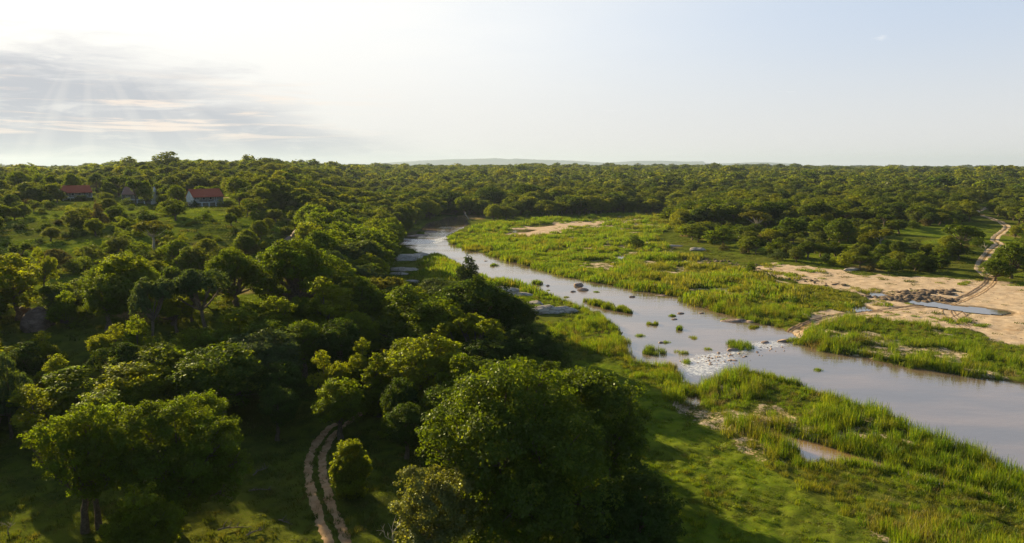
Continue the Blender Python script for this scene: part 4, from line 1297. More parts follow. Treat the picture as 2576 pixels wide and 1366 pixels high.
# ------------------------------------------------------------------ masses: one object each, geometry nodes scatter prototypes over points
def instancer(name, pts, rot, scl, pick, proto_objs, label, kind='stuff'):
    coll = bpy.data.collections.new(name + '_prototypes')
    for o in proto_objs: coll.objects.link(o)
    me = new_mesh(name, pts, np.zeros((0, 3), np.int32) if False else [], [], False,
                  {'rot': ('FLOAT', 'POINT', rot), 'scl': ('FLOAT_VECTOR', 'POINT', scl), 'pick': ('INT', 'POINT', pick)})
    o = link(name, me)
    ng = bpy.data.node_groups.new(name + '_scatter', 'GeometryNodeTree')
    ng.interface.new_socket('Geometry', in_out='INPUT', socket_type='NodeSocketGeometry')
    ng.interface.new_socket('Geometry', in_out='OUTPUT', socket_type='NodeSocketGeometry')
    gi = ng.nodes.new('NodeGroupInput'); go = ng.nodes.new('NodeGroupOutput')
    ip = ng.nodes.new('GeometryNodeInstanceOnPoints')
    ci = ng.nodes.new('GeometryNodeCollectionInfo')
    ci.inputs['Collection'].default_value = coll
    ci.inputs['Separate Children'].default_value = True
    ci.inputs['Reset Children'].default_value = True

    def att(nm, typ):
        a = ng.nodes.new('GeometryNodeInputNamedAttribute'); a.data_type = typ; a.inputs[0].default_value = nm
        return a.outputs['Attribute']
    cx = ng.nodes.new('ShaderNodeCombineXYZ')
    ng.links.new(att('rot', 'FLOAT'), cx.inputs[2])
    ng.links.new(gi.outputs[0], ip.inputs['Points'])
    ng.links.new(ci.outputs[0], ip.inputs['Instance'])
    ip.inputs['Pick Instance'].default_value = True
    ng.links.new(att('pick', 'INT'), ip.inputs['Instance Index'])
    try:
        ng.links.new(cx.outputs[0], ip.inputs['Rotation'])
    except Exception:
        pass
    ng.links.new(att('scl', 'FLOAT_VECTOR'), ip.inputs['Scale'])
    ng.links.new(ip.outputs[0], go.inputs[0])
    md = o.modifiers.new('scatter', 'NODES'); md.node_group = ng
    if label: o['label'] = label
    o['kind'] = kind
    return o


def proto_obj(name, kind, det, v, leafmat, nvar=3):
    cm, tm, (V, F, T, tv, tf, lm) = get_proto(kind, det, nvar)[v]
    VV_ = np.concatenate([V, tv]); FF = np.concatenate([F, tf + len(V)])
    mi = np.concatenate([np.zeros(len(F), int), np.ones(len(tf), int)])
    me = new_mesh(name, VV_, FF, [leafmat, M_BARK], False, {'tint': ('FLOAT', 'POINT', np.concatenate([T, np.zeros(len(tv))]))}, mi)
    return bpy.data.objects.new(name, me), np.percentile(np.abs(V[:, :2]), 98) * 2


rest = np.array([i for i in range(len(FILL)) if i not in ind_trees and i not in ind_shrubs])
RF = FILL[rest]
rr_ = np.hypot(RF[:, 0], RF[:, 1])
for nm, sel, det, lab in (('woodland', (rr_ < 620) & (RF[:, 2] >= 4.0), 'mid', 'woodland of green trees covering the slopes and banks'),
                          ('undergrowth', (rr_ < 620) & (RF[:, 2] < 4.0), 'mid', 'low bushes between the trees'),
                          ('distant_forest', rr_ >= 620, 'far', 'unbroken green forest reaching to the horizon')):
    pr = []; wd = []
    kinds = [('shrub', 'mixed')] if nm == 'undergrowth' else [('dome', 'mixed'), ('round', 'mixed'), ('loose', 'mixed'), ('umbrella', 'mixed')]
    k = 0
    for kd, lf in kinds:
        for v in range(3):
            o, wx = proto_obj('%s_%02d' % (nm, k), kd, det, v, LM[lf]); pr.append(o); wd.append(wx); k += 1
    P = RF[sel]
    rg = np.random.default_rng(5)
    if nm == 'undergrowth': pick = rg.integers(0, 3, len(P))
    else: pick = rg.choice(12, len(P), p=np.array([3, 3, 3, 4, 4, 4, 3, 3, 3, 1, 1, 1]) / 33.0)
    wd = np.array(wd)
    sx = P[:, 3] / wd[pick] * (1.15 if nm == 'distant_forest' else 1.02)
    scl = np.stack([sx, sx, P[:, 2] / 10.0], 1)
    pts = np.stack([P[:, 0], P[:, 1], sample(H, P[:, 0], P[:, 1]) - 0.15], 1)
    instancer(nm, pts, rg.uniform(0, 6.28, len(P)), scl, pick, pr, lab)
    print(nm, len(P))
# ------------------------------------------------------------------ reeds and grass
def blades(rng, n, rad, hmin, hmax, wid, lean=0.35, seg=2, plume=0.0, flat_top=True):
    a = rng.uniform(0, 2 * np.pi, n); q = rad * rng.random(n) ** 0.5
    base = np.stack([np.cos(a) * q, np.sin(a) * q, np.full(n, -0.1)], 1)
    h = rng.uniform(hmin, hmax, n) * (1 - 0.35 * (q / rad) ** 2)
    ld = rng.uniform(0, 2 * np.pi, n)
    lv = np.stack([np.cos(ld), np.sin(ld), np.zeros(n)], 1) * (rng.random(n) * lean * h)[:, None]
    sd = np.stack([-np.sin(ld + rng.normal(0, 0.8, n)), np.cos(ld), np.zeros(n)], 1); sd = unit(sd)
    V = []; rows = []
    for k in range(seg + 1):
        f = k / seg
        c = base + lv * (f ** 2) + np.array([0, 0, 1.0]) * (h * f * (1 - 0.12 * f))[:, None]
        w = wid * (1 - 0.85 * f) * (0.7 + 0.6 * rng.random(n))
        rows.append(c - sd * w[:, None] * 0.5); rows.append(c + sd * w[:, None] * 0.5)
    V = np.stack(rows, 1)
    m = V.shape[1]
    F = []
    b = np.arange(n) * m
    for k in range(seg):
        F.append(np.stack([b + 2 * k, b + 2 * k + 1, b + 2 * k + 3, b + 2 * k + 2], 1))
    tint = np.repeat(rng.random(n), m)
    return V.reshape(-1, 3), np.concatenate(F), tint


def blade_obj(name, mat, *a, **k):
    rg = np.random.default_rng(hash_str(name))
    V, F, T = blades(rg, *a, **k)
    return bpy.data.objects.new(name, new_mesh(name, V, F, [mat], False, {'tint': ('FLOAT', 'POINT', T)}))


def grid_box(rng, r0, r1, s, t0=-46, t1=46):
    x, y = grid_pts(rng, r0, r1, s)
    t = np.degrees(np.arctan2(x, y))
    m = (t > t0) & (t < t1)
    return x[m], y[m]


rg = np.random.default_rng(21)
reed_pts = []
for (r0, r1, s, cls) in [(36, 62, 0.72, 0), (62, 100, 0.80, 0), (100, 150, 1.05, 0), (150, 230, 1.6, 1), (230, 420, 2.5, 1)]:
    x, y = grid_box(rg, r0, r1, s)
    R_ = sample(R_sd, x, y); Wd = sample(WSD, x, y)
    dens = 1 - 0.88 * sample(sandy_in_reeds, x, y) / 0.50
    patch = fbm(x, y, 5.5, 3, 61)
    dens = dens * (0.60 + 0.55 * sstep(patch, 0.38, 0.56))
    edge = (Wd > 0.0) & (Wd < 1.8)
    dens = np.where(edge & (R_ < 3), 1.0, dens)
    ok = (R_ + (patch - 0.5) * 5 < 0.3) & (Wd > -0.1) & (sample(S_sd, x, y) > -0.5 + 2.5 * (patch - 0.5)) & (sample(RE_d, x, y) > 1.9) & (rg.random(len(x)) < dens)
    # stragglers creeping onto the sand
    S_ = sample(S_sd, x, y)
    ok |= (S_ < -0.3) & (S_ > -9) & (Wd > 1.0) & (sample(RE_d, x, y) > 2.5) & (fbm(x, y, 6.5, 4, 63) > 0.56 - 0.012 * (S_ + 9)) & (rg.random(len(x)) < 0.45)
    x, y = x[ok], y[ok]
    reed_pts.append(np.stack([x, y, np.full(len(x), cls), patch[ok], edge[ok]], 1))
    # a thinner fringe on the beach and in the river gravel
RP = np.concatenate(reed_pts)
for (su, sv, sr) in [(1022, 655, 6), (1055, 645, 4), (1015, 682, 5), (1000, 692, 3), (925, 712, 7), (1015, 716, 5), (1262, 735, 6), (1310, 745, 3.5), (1356, 792, 4.5), (1412, 787, 4.5), (1758, 631, 4), (1632, 615, 3), (1385, 800, 4), (1290, 745, 4)]:
    sx_, sy_ = hit(su, sv)
    RP = RP[np.hypot(RP[:, 0] - sx_, (RP[:, 1] - sy_ - 0.5) * 0.8) > sr * 0.95]
for (uv, rad, n) in [((1530, 765), 4.0, 60), ((1505, 752), 2.4, 26), ((1550, 780), 2.2, 26)]:
    pass
M_DEADREED = leaf_mat('dead_reeds', [(0.20, 0.16, 0.06), (0.16, 0.12, 0.05), (0.22, 0.19, 0.08)], 0.3)
protos = [blade_obj('reed_00', M_REED, 80, 0.62, 0.8, 1.5, 0.050), blade_obj('reed_01', M_REED, 70, 0.55, 0.6, 1.25, 0.050, lean=0.5),
          blade_obj('reed_02', M_DRYREED, 64, 0.60, 0.6, 1.35, 0.046), blade_obj('reed_03', M_REED, 95, 1.25, 0.8, 1.55, 0.15), blade_obj('reed_04', M_DRYREED, 85, 1.2, 0.7, 1.4, 0.14), blade_obj('reed_05', M_DEADREED, 60, 0.7, 0.4, 1.2, 0.055, lean=1.1)]
zone = fbm(RP[:, 0], RP[:, 1], 22, 3, 71)
dry = rg.random(len(RP)) < 0.08 + 0.5 * sstep(zone, 0.52, 0.64) + 0.45 * sstep(RP[:, 1], 110, 150) * sstep(RP[:, 0] / RP[:, 1], 0.12, 0.28)
pick = np.where(RP[:, 2] == 0, np.where(dry, 2, rg.integers(0, 2, len(RP))), np.where(dry, 4, 3))
pick = np.where(rg.random(len(RP)) < 0.03 + 0.16 * sstep(fbm(RP[:, 0], RP[:, 1], 11, 3, 79), 0.54, 0.66), 5, pick)
hgt = (0.55 + 1.15 * sstep(fbm(RP[:, 0], RP[:, 1], 9, 3, 73), 0.35, 0.62)) * rg.uniform(0.7, 1.25, len(RP))
hgt = np.where(sample(S_sd, RP[:, 0], RP[:, 1]) < -0.3, hgt * 0.5, hgt)
hgt = np.where(RP[:, 4] > 0, np.maximum(hgt, 1.1), hgt)
# the wood-side flats are ankle to waist high
wd = hgt ** 0.5 * np.where(RP[:, 2] == 1, 1.25, 1.0) * rg.uniform(0.8, 1.25, len(RP))
pts = np.stack([RP[:, 0], RP[:, 1], sample(H, RP[:, 0], RP[:, 1]) - 0.05], 1)
instancer('reed_beds', pts, rg.uniform(0, 6.28, len(RP)), np.stack([wd, wd, hgt], 1), pick, protos, 'tall green reeds crowding both banks and the river island')
print('reed clumps', len(RP))

# short grass: lawn and the shaded floor near the camera, rough grass on the slopes
gp = []
for (r0, r1, s) in [(34, 70, 0.62), (70, 110, 1.0), (110, 190, 1.8), (190, 300, 3.0)]:
    x, y = grid_box(rg, r0, r1, s)
    ok = (sample(WSD, x, y) > 0.3) & (sample(S_sd, x, y) > 0.2) & ((sample(R_sd, x, y) > -1.0) | (r0 < 120)) & (sample(RE_d, x, y) > 1.9)
    rw = sample(RW_d, x, y)
    ok &= ((rw > 0.98) | ((rw < 0.34))) & (sample(HT_d, x, y) > 1.2)
    ok |= (sample(S_sd, x, y) <= 0.2) & (sample(WSD, x, y) > 0.8) & (sample(RE_d, x, y) > 2.2) & (fbm(x, y, 7, 4, 97) > 0.60) & (rg.random(len(x)) < 0.7)
    ok &= rg.random(len(x)) < 0.45 + 0.5 * sstep(fbm(x, y, 2.6, 3, 83), 0.40, 0.58)
    gp.append(np.stack([x, y, np.full(len(x), s)], 1)[ok])
GP = np.concatenate(gp)
lawn_v = sample(lawnm, GP[:, 0], GP[:, 1])
protos = [blade_obj('grass_00', M_GRASS, 60, 0.36, 0.18, 0.42, 0.06, lean=0.8), blade_obj('grass_01', M_GRASS, 46, 0.45, 0.14, 0.30, 0.07, lean=1.0),
          blade_obj('grass_02', M_DRY, 60, 0.40, 0.18, 0.46, 0.06, lean=0.8), blade_obj('grass_03', M_DRY, 40, 0.5, 0.14, 0.30, 0.07, lean=1.0)]
pick = np.where(lawn_v > rg.random(len(GP)) * 0.8 + 0.1, 0, 2) + rg.integers(0, 2, len(GP))
hs = rg.uniform(0.6, 1.5, len(GP)) * (0.7 + 0.8 * sstep(fbm(GP[:, 0], GP[:, 1], 3.1, 2, 85), 0.4, 0.6)) * (1 + 0.10 * (GP[:, 2] - 0.6))
ws = (GP[:, 2] / 0.62) ** 0.8 * rg.uniform(0.8, 1.3, len(GP))
pts = np.stack([GP[:, 0], GP[:, 1], sample(H, GP[:, 0], GP[:, 1]) - 0.02], 1)
instancer('grass', pts, rg.uniform(0, 6.28, len(GP)), np.stack([ws, ws, hs], 1), pick, protos, 'short green grass over the banks and slopes')
print('grass tufts', len(GP))

# ---- reed tufts standing alone in the river: things of their own
TUFTS = [(1690, 795, 0.6, 0.8, 'little reed tuft upstream of the ripple rock'),
         (1745, 850, 0.7, 0.9, 'small reed tuft between the reed tuft with pale stones and the bushy island'),
         (1610, 845, 0.6, 0.9, 'small reed tuft close to the left bank above the rounded reed island'),
         (1500, 735, 0.6, 0.7, 'little tuft right of the wedge-shaped rock'),
         (1785, 880, 0.8, 0.8, 'low reed tuft at the upper edge of the rapids'),(1243, 668, 1.5, 1.4, 'round reed tuft in the river right of the lone dark riverside tree'),
         (1348, 714, 1.7, 1.7, 'reed tuft standing in midstream below the river bend'),
         (1524, 772, 4.2, 1.8, 'long bank of reeds in midstream, largest of the reed islands above the ford'),
         (1641, 815, 1.1, 1.3, 'reed tuft in the river below the two small rocks'),
         (1711, 828, 1.2, 1.3, 'reed tuft in the river with pale stones at its foot'),
         (1640, 885, 2.3, 1.7, 'large rounded reed island beside the left bank at the ford'),
         (1677, 862, 0.5, 0.8, 'tiny reed tuft right of the rounded reed island'),
         (1713, 888, 1.1, 1.1, 'small dark reed tuft just above the rapids'),
         (1731, 912, 1.0, 1.1, 'small dark reed tuft in the rapids, below another one'),
         (1860, 872, 2.7, 1.7, 'bushy reed island in the middle of the ford'),
         (2005, 862, 1.9, 1.5, 'reed clump at the end of the beach track'),
         (1603, 732, 0.9, 1.1, 'reed tuft at the edge of the island reeds beside flat stones'),
         (1825, 806, 0.7, 0.8, 'small reed tuft above the low sandbar of the ford'),
         (1893, 824, 1.3, 0.9, 'low reeds on the sandbar above the ford'),
         (1378, 730, 0.35, 0.6, 'tiny tuft on a stone in midstream'),
         (2064, 932, 0.8, 0.8, 'thin reeds at the tip of the near spit'),
         (1060, 588, 2.2, 1.6, 'green reeds on the upper river bar'),
         (1740, 985, 2.3, 1.6, 'dense reed clump at the mouth of the small inlet'),
         (1420, 748, 0.9, 0.7, 'low yellowish tuft on a stone near the left bank'),
         ]
for k, (u, v, rad, ht, lab) in enumerate(TUFTS):
    r2 = np.random.default_rng(900 + k)
    x, y = flat(u, v)
    parts = []
    n = max(2, int(rad * 2.4))
    T_ = []
    Vs = []; Fs = []; o_ = 0
    for j in range(n * n // 2 + 2):
        a = r2.uniform(0, 6.28); q = rad * r2.random() ** 0.5 * 0.85
        dx, dy = math.cos(a) * q, math.sin(a) * q
        if k == 7:   # stretched along the current
            dx, dy = dx * 1.3, dy * 0.9; dy = dy - dx * 1.25
        V, F, T = blades(r2, int(60 + 30 * r2.random()), 0.55 if rad > 0.6 else rad, 0.6 * ht, ht * (1.1 - 0.4 * (q / rad) ** 2), 0.06 if y < 120 else 0.11, lean=0.45)
        V = V + np.array([dx, dy, -0.15])
        Vs.append(V); Fs.append(F + o_); T_.append(T); o_ += len(V)
    me = new_mesh('reed_tuft', np.concatenate(Vs), np.concatenate(Fs), [M_DRYREED if k in (23, 18) else M_REED], False, {'tint': ('FLOAT', 'POINT', np.concatenate(T_))})
    tag(link('reed_tuft', me, loc=(x, y, 0.0)), lab, 'reeds', 'reed tufts standing in the river')
# ------------------------------------------------------------------ rocks
def rock_mat(name, c1, c2, c3, scale=1.2):
    m, w, b = material(name, 0.92, 0.10)
    pos = w.n('ShaderNodeNewGeometry').outputs['Position']
    mp = w.n('ShaderNodeMapping', {'Vector': pos, 'Rotation': (0.3, 0.2, 0.6), 'Scale': (1, 1, 2.5)}).outputs[0]
    n = w.noise(mp, scale, 6, 0.65); f = w.noise(mp, scale * 5, 5, 0.7)
    c = w.mix(w.ss(n, 0.38, 0.62), c1, c2)
    c = w.mix(w.m('MULTIPLY', w.ss(f, 0.5, 0.68), 0.6), c, c3)
    vo = w.n('ShaderNodeTexVoronoi', {'Vector': mp, 'Scale': scale * 0.55}, feature='DISTANCE_TO_EDGE').outputs['Distance']
    cr = w.ss(vo, 0.05, 0.0)
    c = w.mix(w.m('MULTIPLY', cr, 0.55), c, (0.07, 0.06, 0.05))
    w.put(b, 'Base Color', c)
    bp = w.n('ShaderNodeBump', {'Strength': 0.8, 'Distance': 0.25, 'Height': w.m('SUBTRACT', w.m('ADD', n, w.m('MULTIPLY', f, 0.4)), w.m('MULTIPLY', cr, 0.5))})
    w.put(b, 'Normal', bp.outputs[0])
    return m


M_GRANITE = rock_mat('pale_granite', (0.38, 0.32, 0.26), (0.54, 0.47, 0.39), (0.19, 0.145, 0.11), 0.9)
M_BROWNROCK = rock_mat('brown_rock', (0.17, 0.11, 0.075), (0.25, 0.17, 0.12), (0.09, 0.065, 0.05), 0.8)
M_PINKROCK = rock_mat('pinkish_rock', (0.34, 0.24, 0.19), (0.42, 0.31, 0.25), (0.18, 0.12, 0.10), 1.1)
M_DARKROCK = rock_mat('dark_rubble', (0.13, 0.095, 0.07), (0.22, 0.16, 0.115), (0.06, 0.045, 0.035), 1.3)


def rock_mesh(seed, rx, ry, rz, cuts=14, flatk=0.0, res=4):
    """a boulder cut by planes from a fine ball, worn edges and small roughness"""
    import bmesh
    bm = bmesh.new()
    bmesh.ops.create_icosphere(bm, subdivisions=res, radius=1.0)
    V = np.array([v.co[:] for v in bm.verts]); F = np.array([[v.index for v in f.verts] for f in bm.faces])
    bm.free()
    rg = np.random.default_rng(seed)
    d = unit(V)
    r = np.full(len(V), 1.0)
    for _ in range(cuts):
        nrm = unit(rg.normal(0, 1, 3)[None])[0]
        off = rg.uniform(0.62, 0.92)
        dn = d @ nrm
        lim = np.where(dn > 0.05, off / np.maximum(dn, 0.05), 9)
        r = np.minimum(r, lim)
    V = d * r[:, None]
    ns = (fbm(V[:, 0] * 3 + seed, V[:, 1] * 3 + V[:, 2] * 2.3, 1.0, 3, seed) - 0.5) * 0.13
    V = V + d * ns[:, None]
    if flatk:
        V[:, 2] = np.sign(V[:, 2]) * np.abs(V[:, 2]) ** (1 + flatk)
    return V * np.array([rx, ry, rz]), F


ROCKS = [
 (985, 648, 2.6, 2.4, 1.2, 'g', 'pale rock at the foot of the gold-topped round tree'),
 (1068, 662, 2.2, 1.6, 0.8, 'g', 'pale rock in the grass right of the big sloping slab'),
 (1340, 768, 2.0, 1.4, 0.8, 'g', 'pale rock behind the rounded granite dome'),
 (1590, 760, 1.0, 0.6, 0.4, 'p', 'small rock in the open reach right of the long reed bank'),
 (1500, 790, 1.2, 0.8, 0.45, 'p', 'pink rock against the left bank reeds'),
 (1765, 800, 0.9, 0.5, 0.3, 'p', 'small rock downstream of the ripple rock'),
 (1668, 880, 0.9, 0.5, 0.35, 'p', 'small rock between the rounded reed island and the dark tufts'),
 (1842, 900, 1.3, 0.7, 0.45, 'p', 'pink rock at the foot of the bushy reed island'),
 (1925, 880, 1.2, 0.6, 0.35, 'p', 'low rock with foam right of the bushy reed island'),
 (1700, 725, 1.8, 0.9, 0.4, 'g', 'pale stones half sunk in the island reeds'),  # (u, v at the foot, rx, ry, rz metres, lift, material, label)
 (1022, 655, 4.8, 5.5, 1.5, 'g', 'big sloping pale granite slab by the river below the gold-topped tree'),
 (1055, 645, 3.0, 3.0, 0.8, 'g', 'smaller granite slab running down to the water beside the big sloping one'),
 (1015, 682, 4.6, 2.2, 0.75, 'g', 'low whale-backed pale slab in the grass below the big sloping slab'),
 (1000, 692, 2.6, 1.3, 0.5, 'g', 'thin pale slab just below the whale-backed one'),
 (925, 712, 6.5, 3.5, 1.0, 'g', 'wide flat pale slab beside the yellowing tree'),
 (1015, 716, 4.0, 2.2, 0.8, 'g', 'flat granite slab right of the yellowing tree'),
 (1090, 717, 2.2, 1.6, 0.7, 'g', 'short granite slab half hidden by the middle grove'),
 (1262, 735, 4.6, 3.2, 0.9, 'g', 'layered granite slab right behind the middle grove'),
 (1310, 745, 3.0, 1.6, 0.55, 'g', 'low flat granite slab ending in the reeds'),
 (1356, 792, 3.3, 2.8, 1.7, 'g', 'rounded pale granite dome in the reeds, taller of two joined humps'),
 (1412, 787, 3.4, 2.2, 1.0, 'g', 'lower pale granite hump joined to the taller dome in the reeds'),
 (742, 606, 2.6, 2.2, 2.6, 'p', 'pinkish boulder with a pointed top above the broad dome tree'),
 (724, 608, 1.6, 1.4, 1.3, 'p', 'smaller pinkish boulder leaning on the pointed one'),
 (85, 832, 2.5, 2.2, 2.7, 'b', 'massive brown cracked rock of the outcrop at the left'),
 (55, 800, 1.5, 1.4, 1.3, 'b', 'grey brown rock at the upper left of the outcrop'),
 (115, 797, 1.3, 1.2, 1.3, 'b', 'rounded brown rock at the upper right of the outcrop'),
 (172, 810, 1.0, 0.9, 0.7, 'b', 'small brown stone lying right of the outcrop'),
 (1456, 731, 1.5, 0.9, 0.95, 'p', 'wedge-shaped pink rock in midstream'),
 (1467, 742, 1.5, 0.9, 0.55, 'p', 'rounded low rock in midstream below the wedge-shaped one'),
 (1441, 746, 1.0, 0.6, 0.35, 'p', 'small low rock left of the rounded midstream one'),
 (1378, 731, 0.6, 0.5, 0.4, 'p', 'small dark rock alone in midstream'),
 (1712, 803, 1.0, 0.5, 0.35, 'p', 'small rock causing a ripple in the broad reach above the ford'),
 (1697, 818, 0.9, 0.5, 0.3, 'p', 'flat stone next to the reed tuft with pale stones'),
 (1222, 666, 0.9, 0.6, 0.35, 'p', 'flat stone left of the round reed tuft'),
 (1615, 737, 1.6, 0.6, 0.25, 'p', 'flat stones beside the island reeds'),
 (1665, 752, 2.0, 0.7, 0.3, 'p', 'long flat rock at the edge of the island reeds'),
 (1256, 646, 2.0, 1.4, 0.7, 'g', 'pale rocks at the tip where the island reeds meet the river'),
 (1852, 818, 3.4, 1.1, 0.45, 'p', 'long pinkish rock shelf on the sandbar above the ford'),
 (1888, 814, 2.2, 0.9, 0.35, 'p', 'shorter rock shelf right of the long one on the sandbar'),
 (1975, 868, 2.2, 0.9, 0.4, 'p', 'flat dark rock with foam beside it at the ford'),
 (1050, 600, 5.0, 2.2, 0.5, 'p', 'reddish flat rock bar in the upper river'),
 (1085, 590, 3.5, 1.8, 0.5, 'p', 'second reddish rock bar beyond the first in the upper river'),
 (1020, 613, 2.5, 1.5, 0.6, 'p', 'dark flat rock at the left edge of the upper river'),
 (1758, 631, 3.0, 2.2, 1.0, 'g', 'rounded pale boulder alone in the meadow before the wood'),
 (1632, 615, 2.6, 1.6, 0.7, 'g', 'pale low boulder right of the bush on the rubble'),
 (1700, 620, 2.6, 1.4, 0.6, 'g', 'low pale rock between the rubble and the rounded boulder'),
 (2148, 681, 2.6, 1.3, 0.7, 'g', 'pale rounded rock on the upper rim of the beach'),
 (2192, 605, 1.0, 0.8, 0.7, 'g', 'small pale rock in the shade of the right bank wood'),
 (2033, 606, 1.6, 1.2, 0.8, 'g', 'pale rock among bushes under the right bank wood'),
 (686, 704, 1.5, 1.0, 0.45, 'g', 'small flat pale rock in the track clearing'),
 (797, 553, 1.3, 1.0, 1.0, 'g', 'pale rock on the grassy slope under the far wood'),
]
RM = {'g': M_GRANITE, 'p': M_PINKROCK, 'b': M_BROWNROCK, 'd': M_DARKROCK}
for k, (u, v, rx, ry, rz, mt, lab) in enumerate(ROCKS):
    x, y = hit(u, v)
    V, F = rock_mesh(300 + k, rx * (1.15 if mt == 'g' else 1), ry, rz * (1.3 if mt == 'g' else 1.25), cuts=16 if mt == 'g' else 14, res=5 if mt == 'g' else 4)
    me = new_mesh('rock', V, F, [RM[mt]], mt == 'g')
    z = max(hz(x, y), -0.2)
    o = link('rock_slab' if rz < 0.6 * rx and mt == 'g' else 'boulder', me, loc=(x, y + ry * 0.6, z + rz * (-0.05 if mt == 'g' else 0.12)), rz=(k * 0.9) % 0.8 - 0.4)
    tag(o, lab, 'rock', 'rocks of the river valley')

# rubble ridges: many loose stones nobody could count
def rubble(name, spots, lab, seed, smin, smax, mat, deep=-1.0):
    rg = np.random.default_rng(seed)
    Vs = []; Fs = []; o_ = 0
    base = [rock_mesh(700 + s, 1, 1, 0.8, 10, res=2) for s in range(5)]
    for (u0, v0, u1, v1, wdt, n) in spots:
        for j in range(n):
            f = rg.random()
            x, y = flat(u0 + (u1 - u0) * f, v0 + (v1 - v0) * f)
            x += rg.normal(0, wdt); y += rg.normal(0, wdt)
            if sample(WSD, x, y)[0] < deep: continue
            s = rg.uniform(smin, smax) * rg.random() ** 0.5 + smin * 0.4
            V, F = base[rg.integers(5)]
            a = rg.uniform(0, 6.28)
            c, s_ = math.cos(a), math.sin(a)
            W = V * np.array([s * rg.uniform(0.8, 1.8), s, s * rg.uniform(0.5, 1.0)])
            W = np.stack([W[:, 0] * c - W[:, 1] * s_, W[:, 0] * s_ + W[:, 1] * c, W[:, 2]], 1) + np.array([x, y, max(hz(x, y), -0.25 * s) + 0.1 * s])
            Vs.append(W); Fs.append(F + o_); o_ += len(V)
    tag(link(name, new_mesh(name, np.concatenate(Vs), np.concatenate(Fs), [mat], False)), lab, kind='stuff')


rubble('rubble', [(2240, 752, 2330, 748, 1.6, 150), (2265, 742, 2380, 735, 1.4, 120), (2320, 752, 2390, 757, 1.0, 50), (2180, 748, 2250, 756, 1.0, 50)],
       'dark heap of broken rock on the beach', 5, 0.25, 0.85, M_DARKROCK)
rubble('rubble', [(1480, 605, 1560, 614, 2.0, 70), (1530, 610, 1610, 632, 2.2, 90), (1600, 625, 1700, 640, 2.6, 40), (1740, 650, 1800, 662, 2.8, 50), (1800, 662, 1950, 692, 3.4, 80), (2000, 705, 2080, 715, 2.2, 30)],
       'line of loose stones along the back of the reeds', 6, 0.2, 0.7, M_DARKROCK)
rubble('pebbles', [(1735, 915, 1850, 905, 1.4, 45), (1840, 900, 1980, 868, 1.2, 26), (1760, 900, 1850, 892, 0.8, 28)], 'small stones breaking the surface at the ford', 7, 0.10, 0.32, M_PINKROCK, -50)
rubble('pebbles', [(2060, 690, 2500, 715, 4.0, 160), (2150, 790, 2500, 840, 4.0, 140), (2400, 720, 2576, 760, 3.0, 60)], 'small stones strewn over the beach', 8, 0.05, 0.16, M_PINKROCK)


# ------------------------------------------------------------------ houses
M_WALL = simple_mat('whitewashed_wall', (0.52, 0.51, 0.48), (0.64, 0.63, 0.60), 0.8, 0.9, 0.1)
M_GREYWALL = simple_mat('grey_plaster', (0.30, 0.28, 0.25), (0.38, 0.36, 0.32), 0.8, 0.9, 0.1)
M_TIMBER = simple_mat('dark_timber', (0.07, 0.05, 0.04), (0.12, 0.09, 0.07), 3, 0.8, 0.2)
M_GREYWOOD = simple_mat('weathered_wood', (0.20, 0.17, 0.14), (0.30, 0.26, 0.22), 3, 0.9, 0.1)
M_WHITE = simple_mat('white_paint', (0.60, 0.60, 0.58), (0.70, 0.70, 0.68), 2, 0.6, 0.3)
M_GLASS = simple_mat('window_glass', (0.02, 0.025, 0.03), (0.03, 0.035, 0.04), 1, 0.08, 0.6)


def roof_mat(name, c1, c2):
    m, w, b = material(name, 0.8, 0.15)
    tc = w.n('ShaderNodeTexCoord').outputs['Object']
    n = w.noise(tc, 2.5, 5, 0.7)
    sp = w.n('ShaderNodeSeparateXYZ', {0: tc})
    wv = w.n('ShaderNodeTexWave', {'Vector': tc, 'Scale': 2.2, 'Distortion': 0.6}, bands_direction='Z').outputs['Fac']
    c = w.mix(w.ss(n, 0.35, 0.65), c1, c2)
    c = w.mix(w.m('MULTIPLY', w.ss(wv, 0.6, 0.9), 0.35), c, tuple(0.55 * q for q in c1))
    w.put(b, 'Base Color', c)
    bp = w.n('ShaderNodeBump', {'Strength': 0.5, 'Distance': 0.08, 'Height': wv}); w.put(b, 'Normal', bp.outputs[0])
    return m


M_ROOF = roof_mat('red_roof_tiles', (0.38, 0.085, 0.045), (0.46, 0.125, 0.07))
M_ROOFG = roof_mat('faded_roof_tiles', (0.24, 0.13, 0.10), (0.32, 0.17, 0.13))


def bx(x0, x1, y0, y1, z0, z1):
    V = np.array([(x, y, z) for z in (z0, z1) for y in (y0, y1) for x in (x0, x1)], float)
    F = np.array([(0, 2, 3, 1), (4, 5, 7, 6), (0, 1, 5, 4), (2, 6, 7, 3), (0, 4, 6, 2), (1, 3, 7, 5)])
    return V, F


